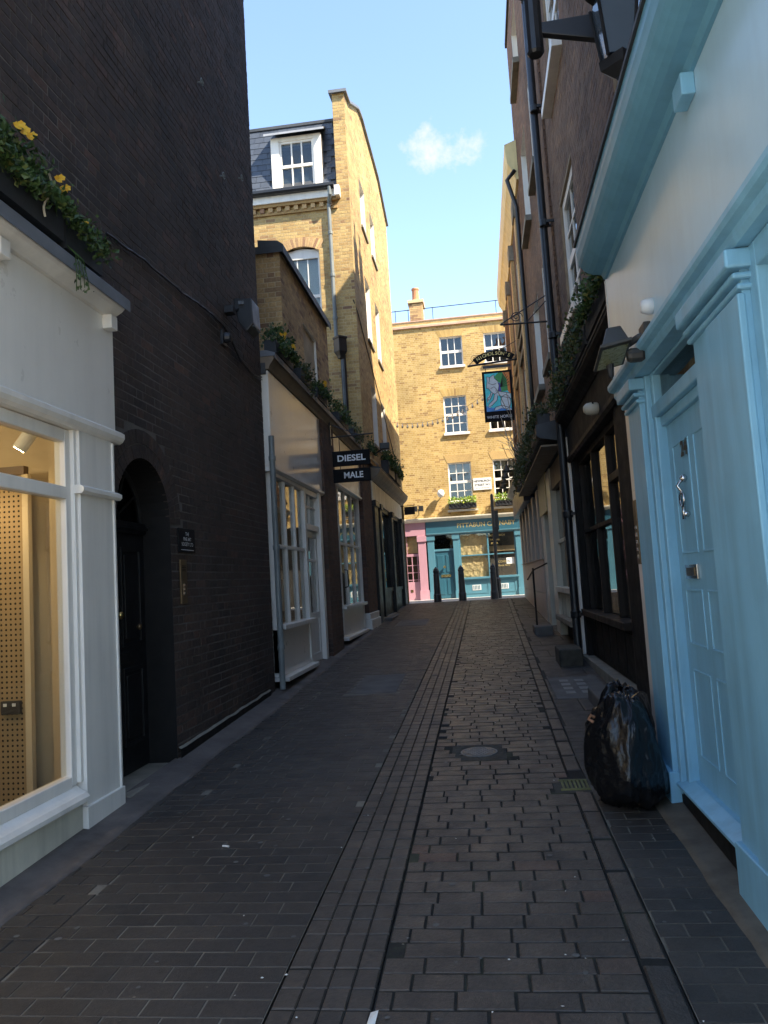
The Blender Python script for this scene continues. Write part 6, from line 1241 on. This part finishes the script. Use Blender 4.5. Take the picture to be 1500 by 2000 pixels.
MB().add([(.745, 4.74, 2.778), (.925, 4.74, 2.811), (.925, 4.43, 2.876), (.745, 4.43, 2.842)], [(3, 2, 1, 0)]).build('lens', 'lamp_glass', t)
mb = MB(); mb.tube([(.93, 4.58, 2.90), (1.0, 4.52, 2.93), (1.05, 4.50, 2.94)], .022, 8); mb.box(1.01, 1.05, 4.42, 4.56, 2.89, 2.99); mb.lathe([(.03, -.05), (.042, -.03), (.042, .03), (.03, .05)], (.97, 4.50, 2.82), 10, 'x'); mb.build('arm', 'lamp_grey', t, bevel=.004)
mb = MB(); mb.lathe([(.012, 2.70), (.022, 2.72), (.026, 2.78), (.03, 2.82)], (.835, 4.70, 0), 10); mb.tube([(.84, 4.70, 2.83), (.84, 4.70, 2.89)], .014, 6); mb.build('sensor', 'dark_plastic', t)
cf = Vector((.93, 4.56, 2.90))
for o in t.children: o.data.transform(Matrix.Translation(cf) @ Matrix.Scale(.82, 4) @ Matrix.Translation(-cf)) if o.name.split('.')[0] in ('hood', 'rim', 'lens', 'sensor') else None
t = thing('security_camera', 'small white round sensor on the blue shop fascia above the floodlight arm', 'sensor', (1.03, 4.3, 3.05)); MB().lathe([(.045, .02), (.045, -.02), (.035, -.05), (.01, -.055)], (1.04, 4.35, 3.05), 14, 'x').build('dome', 'sign_white', t, smooth=True)
# lantern and bracket high on the wall
t = thing('wall_lantern', 'black iron wall lantern with pale panes high above the blue cornice', 'lantern', (1.38, 5.3, 5.4))
mb = MB(); c = (1.20, 5.25)
for s1 in (-1, 1):
    for s2 in (-1, 1): mb.tube([(c[0] + s1 * .09, c[1] + s2 * .09, 5.12), (c[0] + s1 * .14, c[1] + s2 * .14, 5.62)], .012, 4)
mb.lathe([(.04, 5.0), (.13, 5.06), (.14, 5.13), (.12, 5.13)], (c[0], c[1], 0), 4); mb.lathe([(.19, 5.60), (.20, 5.64), (.10, 5.86), (.03, 5.92), (.02, 6.0)], (c[0], c[1], 0), 4); mb.tube([(c[0], c[1], 5.95), (1.30, c[1], 6.1), (1.40, c[1], 6.0)], .02, 8); mb.build('cage', 'iron', t)
for dx, dy in ((-1, 0), (1, 0), (0, -1), (0, 1)):
    px, py = -dy, dx; q = [(c[0] + dx * .085 + px * s_ * .08, c[1] + dy * .085 + py * s_ * .08, 5.14) for s_ in (-1, 1)] + [(c[0] + dx * .13 + px * s_ * .13, c[1] + dy * .13 + py * s_ * .13, 5.60) for s_ in (1, -1)]; MB().add(q, [(0, 1, 2, 3)]).build('pane', 'pale_glass', t)
t = thing('sign_bracket', 'heavy black bracket arm with a boxed lamp above the blue cornice', 'bracket', (1.4, 5.6, 5.8))
mb = MB(); mb.add([(.70, 5.58, 5.66), (1.40, 5.58, 5.48), (1.40, 5.58, 5.76), (.70, 5.58, 5.74), (.70, 5.64, 5.66), (1.40, 5.64, 5.48), (1.40, 5.64, 5.76), (.70, 5.64, 5.74)], [(0, 1, 2, 3), (7, 6, 5, 4), (0, 4, 5, 1), (1, 5, 6, 2), (2, 6, 7, 3), (3, 7, 4, 0)]); mb.build('arm', 'iron', t, bevel=.008)
MB().lathe([(.05, 5.50), (.065, 5.52), (.065, 5.95), (.05, 6.0)], (.68, 5.61, 0), 12).build('lamp_body', 'iron', t); MB().tube([(.62 + .06 * math.cos(k * .5), 5.61, 6.02 + .06 * math.sin(k * .5)) for k in range(14)], .006, 5).build('cable_loop', 'iron', t)

# ------------------------------------------------------------------ stones, handrail, rubbish
for x0, x1, y0, y1, h, lab in ((.92, 1.22, 10.3, 10.95, .20, 'mossy stone step block at the foot of the black drainpipe'), (.86, 1.18, 14.0, 14.7, .13, 'low mossy stone step block with the handrail post'), (.98, 1.32, 7.3, 8.15, .13, 'grey stone doorstep beside the black rubbish bags')):
    nx, ny = 8, 10; mb = MB().box(x0, x1, y0, y1, gz(y0) - .03, gz(y1) + h); o = mb.build('step_block', 'concrete' if h == .13 else 'moss_stone', bevel=.02); tag(o, lab, 'stone block')
t = thing('handrail', 'thin iron handrail with one post outside the pub door', 'handrail', (.95, 14.5, .7)); MB().tube([(.93, 14.4, gz(14.4) + .1), (.93, 14.4, 1.70)], .018, 8).build('post', 'iron', t); MB().tube([(.80, 14.0, 1.50), (.93, 14.4, 1.66), (1.26, 15.3, 1.78)], .016, 8).build('rail', 'iron', t)

def rubbish_bag(label, c, sx, sy, sz, seed, lean=(0, 0), knot=True):
    """slack plastic stretched over angular contents: flat facets, drawn folds, gathered neck"""
    t = thing('rubbish_bag', label, 'rubbish bag', c, None); rnd = random.Random(seed); pl = []
    for k in range(22):
        z = 1 - 2 * (k + .5) / 22; a = k * 2.399 + rnd.uniform(-.3, .3); q = math.sqrt(1 - z * z); pl.append((Vector((q * math.cos(a), q * math.sin(a), z)), rnd.uniform(.74, .98)))
    nu, nv = 120, 84; vs = []; o = Vector((seed * 3.1, seed * 1.7, seed)); P = 34.0
    for j in range(nv + 1):
        v = j / nv; ph = -math.pi / 2 + math.pi * v
        for i in range(nu):
            th = 2 * math.pi * i / nu; d = Vector((math.cos(ph) * math.cos(th), math.cos(ph) * math.sin(th), math.sin(ph)))
            acc = sum((max(0.0, n.dot(d)) / h) ** P for n, h in pl); r = acc ** (-1 / P)
            fold = (1 - abs(noise.noise(Vector((th * 2.2, v * 1.1, seed)) + d * .6)) * 2) ** 3
            r *= 1 + .06 * noise.noise(d * 2.1 + o) + .05 * fold + .032 * (1 - abs(noise.noise(d * 3.6 + o)) * 2) + .016 * (1 - abs(noise.noise(d * 8 + o)) * 2)
            r *= 1 + math.sin(th * 13 + 4 * noise.noise(d * 2 + o)) * max(0, v - .7) * .10
            if v > .88: r *= 1 - .15 * (v - .88) / .12
            z = max(d.z * r, -.80 + .03 * noise.noise(d * 3 + o)); g = 1 + .16 * max(0, -d.z)
            vs.append((c[0] + d.x * r * g * sx + lean[0] * (z + .8), c[1] + d.y * r * g * sy + lean[1] * (z + .8), c[2] + (z + .80) * sz))
    MB().add(vs, [(j * nu + i, j * nu + (i + 1) % nu, (j + 1) * nu + (i + 1) % nu, (j + 1) * nu + i) for j in range(nv) for i in range(nu)]).build('sack', 'bag_plastic', t, smooth=True)
    if knot:
        top = Vector(vs[-1]) - Vector((0, 0, .02)); mb = MB()
        for k in range(9):
            a = k * .75; L = rnd.uniform(.05, .11); e = Vector((math.cos(a), math.sin(a), rnd.uniform(.2, .9))); f = Vector((-math.sin(a), math.cos(a), .2))
            mb.add([top, top + e * L * .6 + f * .02, top + e * L, top + e * L * .6 - f * .02], [(0, 1, 2, 3)])
        mb.build('knot', 'bag_plastic', t)
    return t
rubbish_bag('large shiny black rubbish bag slumped against the pale blue pilaster', (.785, 4.96, gz(4.9) - .005), .23, .28, .365, 5, (.015, .01))
rubbish_bag('second black rubbish bag half hidden behind the slumped bag', (.87, 5.42, gz(5.4) - .005), .20, .22, .36, 14, (.0, .0))
mb = MB(); mb.tube([(.62, 4.93, .70), (.60, 4.92, .715), (.585, 4.93, .69), (.61, 4.91, .675)], .010, 5); tag(mb.build('tie_tape', 'tie_tape'), 'twist of orange tape tied on the rubbish bag', 'tape')
# litter
mb = MB(); mb.tube([(-1.57, 4.36, gz(4.36) + .008), (-1.53, 4.35, gz(4.35) + .008)], .006, 8); tag(mb.build('cigarette_end', 'butt_paper'), 'white cigarette end lying on the dark block paving', 'cigarette end')
mb = MB(); mb.add([(-.50, 2.72, gz(2.72) + .004), (-.47, 2.73, gz(2.73) + .006), (-.465, 2.79, gz(2.79) + .018), (-.495, 2.80, gz(2.8) + .004)], [(0, 1, 2, 3)]); tag(mb.build('paper_scrap', 'butt_paper'), 'torn white paper scrap on the channel setts', 'paper')
mb = MB(); rnd = random.Random(77)
for k in range(150):
    x, y = rnd.uniform(-2.3, 1.0), 2.4 + rnd.random() ** 1.6 * 9; s_ = rnd.uniform(.003, .008); a = rnd.random() * 6.28; z = gz(y) + .003
    mb.add([(x + s_ * math.cos(a), y + s_ * math.sin(a) * 1.3, z), (x - s_ * math.sin(a), y + s_ * math.cos(a), z + .002), (x - s_ * math.cos(a), y - s_ * math.sin(a), z + .001), (x + s_ * .6 * math.sin(a), y - s_ * .6 * math.cos(a), z)], [(0, 1, 2, 3)], 0 if rnd.random() < .35 else 1)
tag(mb.build('litter', ['butt_paper', 'joint_sand']), 'scattered specks of grit and litter over the paving', 'litter', kind='stuff')
mb = MB(); rnd = random.Random(91)
for k in range(170):
    x, y = rnd.uniform(-2.2, 1.0), 2.4 + rnd.random() ** 1.4 * 12; r = rnd.uniform(.006, .017); z = gz(y) + .0025
    mb.add([(x + r * rnd.uniform(.75, 1.2) * math.cos(a * .785), y + r * rnd.uniform(.75, 1.2) * math.sin(a * .785), z + .036 * r * math.sin(a * .785)) for a in range(8)], [tuple(range(8))])
tag(mb.build('chewing_gum', 'chewing_gum'), 'trodden grey chewing gum spots over the paving', 'chewing gum', kind='stuff')

# ------------------------------------------------------------------ house across the open street behind the camera
t = thing('brick_building', 'low brick house across the open street behind the alley', 'building', (0, -45, 0)); MB().box(-30, 30, -53, -45, -2.5, 7.0).build('wall', 'dull_brick', t)
MB().box(-30.1, 30.1, -53, -44.9, 7.003, 7.2).build('coping', 'york_stone', t)
for k in range(12):
    for z in (0.5, 4.0): w_ = MB().box(-26 + k * 4.4, -24.9 + k * 4.4, -45.05, -44.985, z, z + 1.8).build('window', 'white_paint', t); MB().box(-25.92 + k * 4.4, -24.98 + k * 4.4, -45.0, -44.98, z + .08, z + 1.72).build('pane', 'dark_glass', w_)
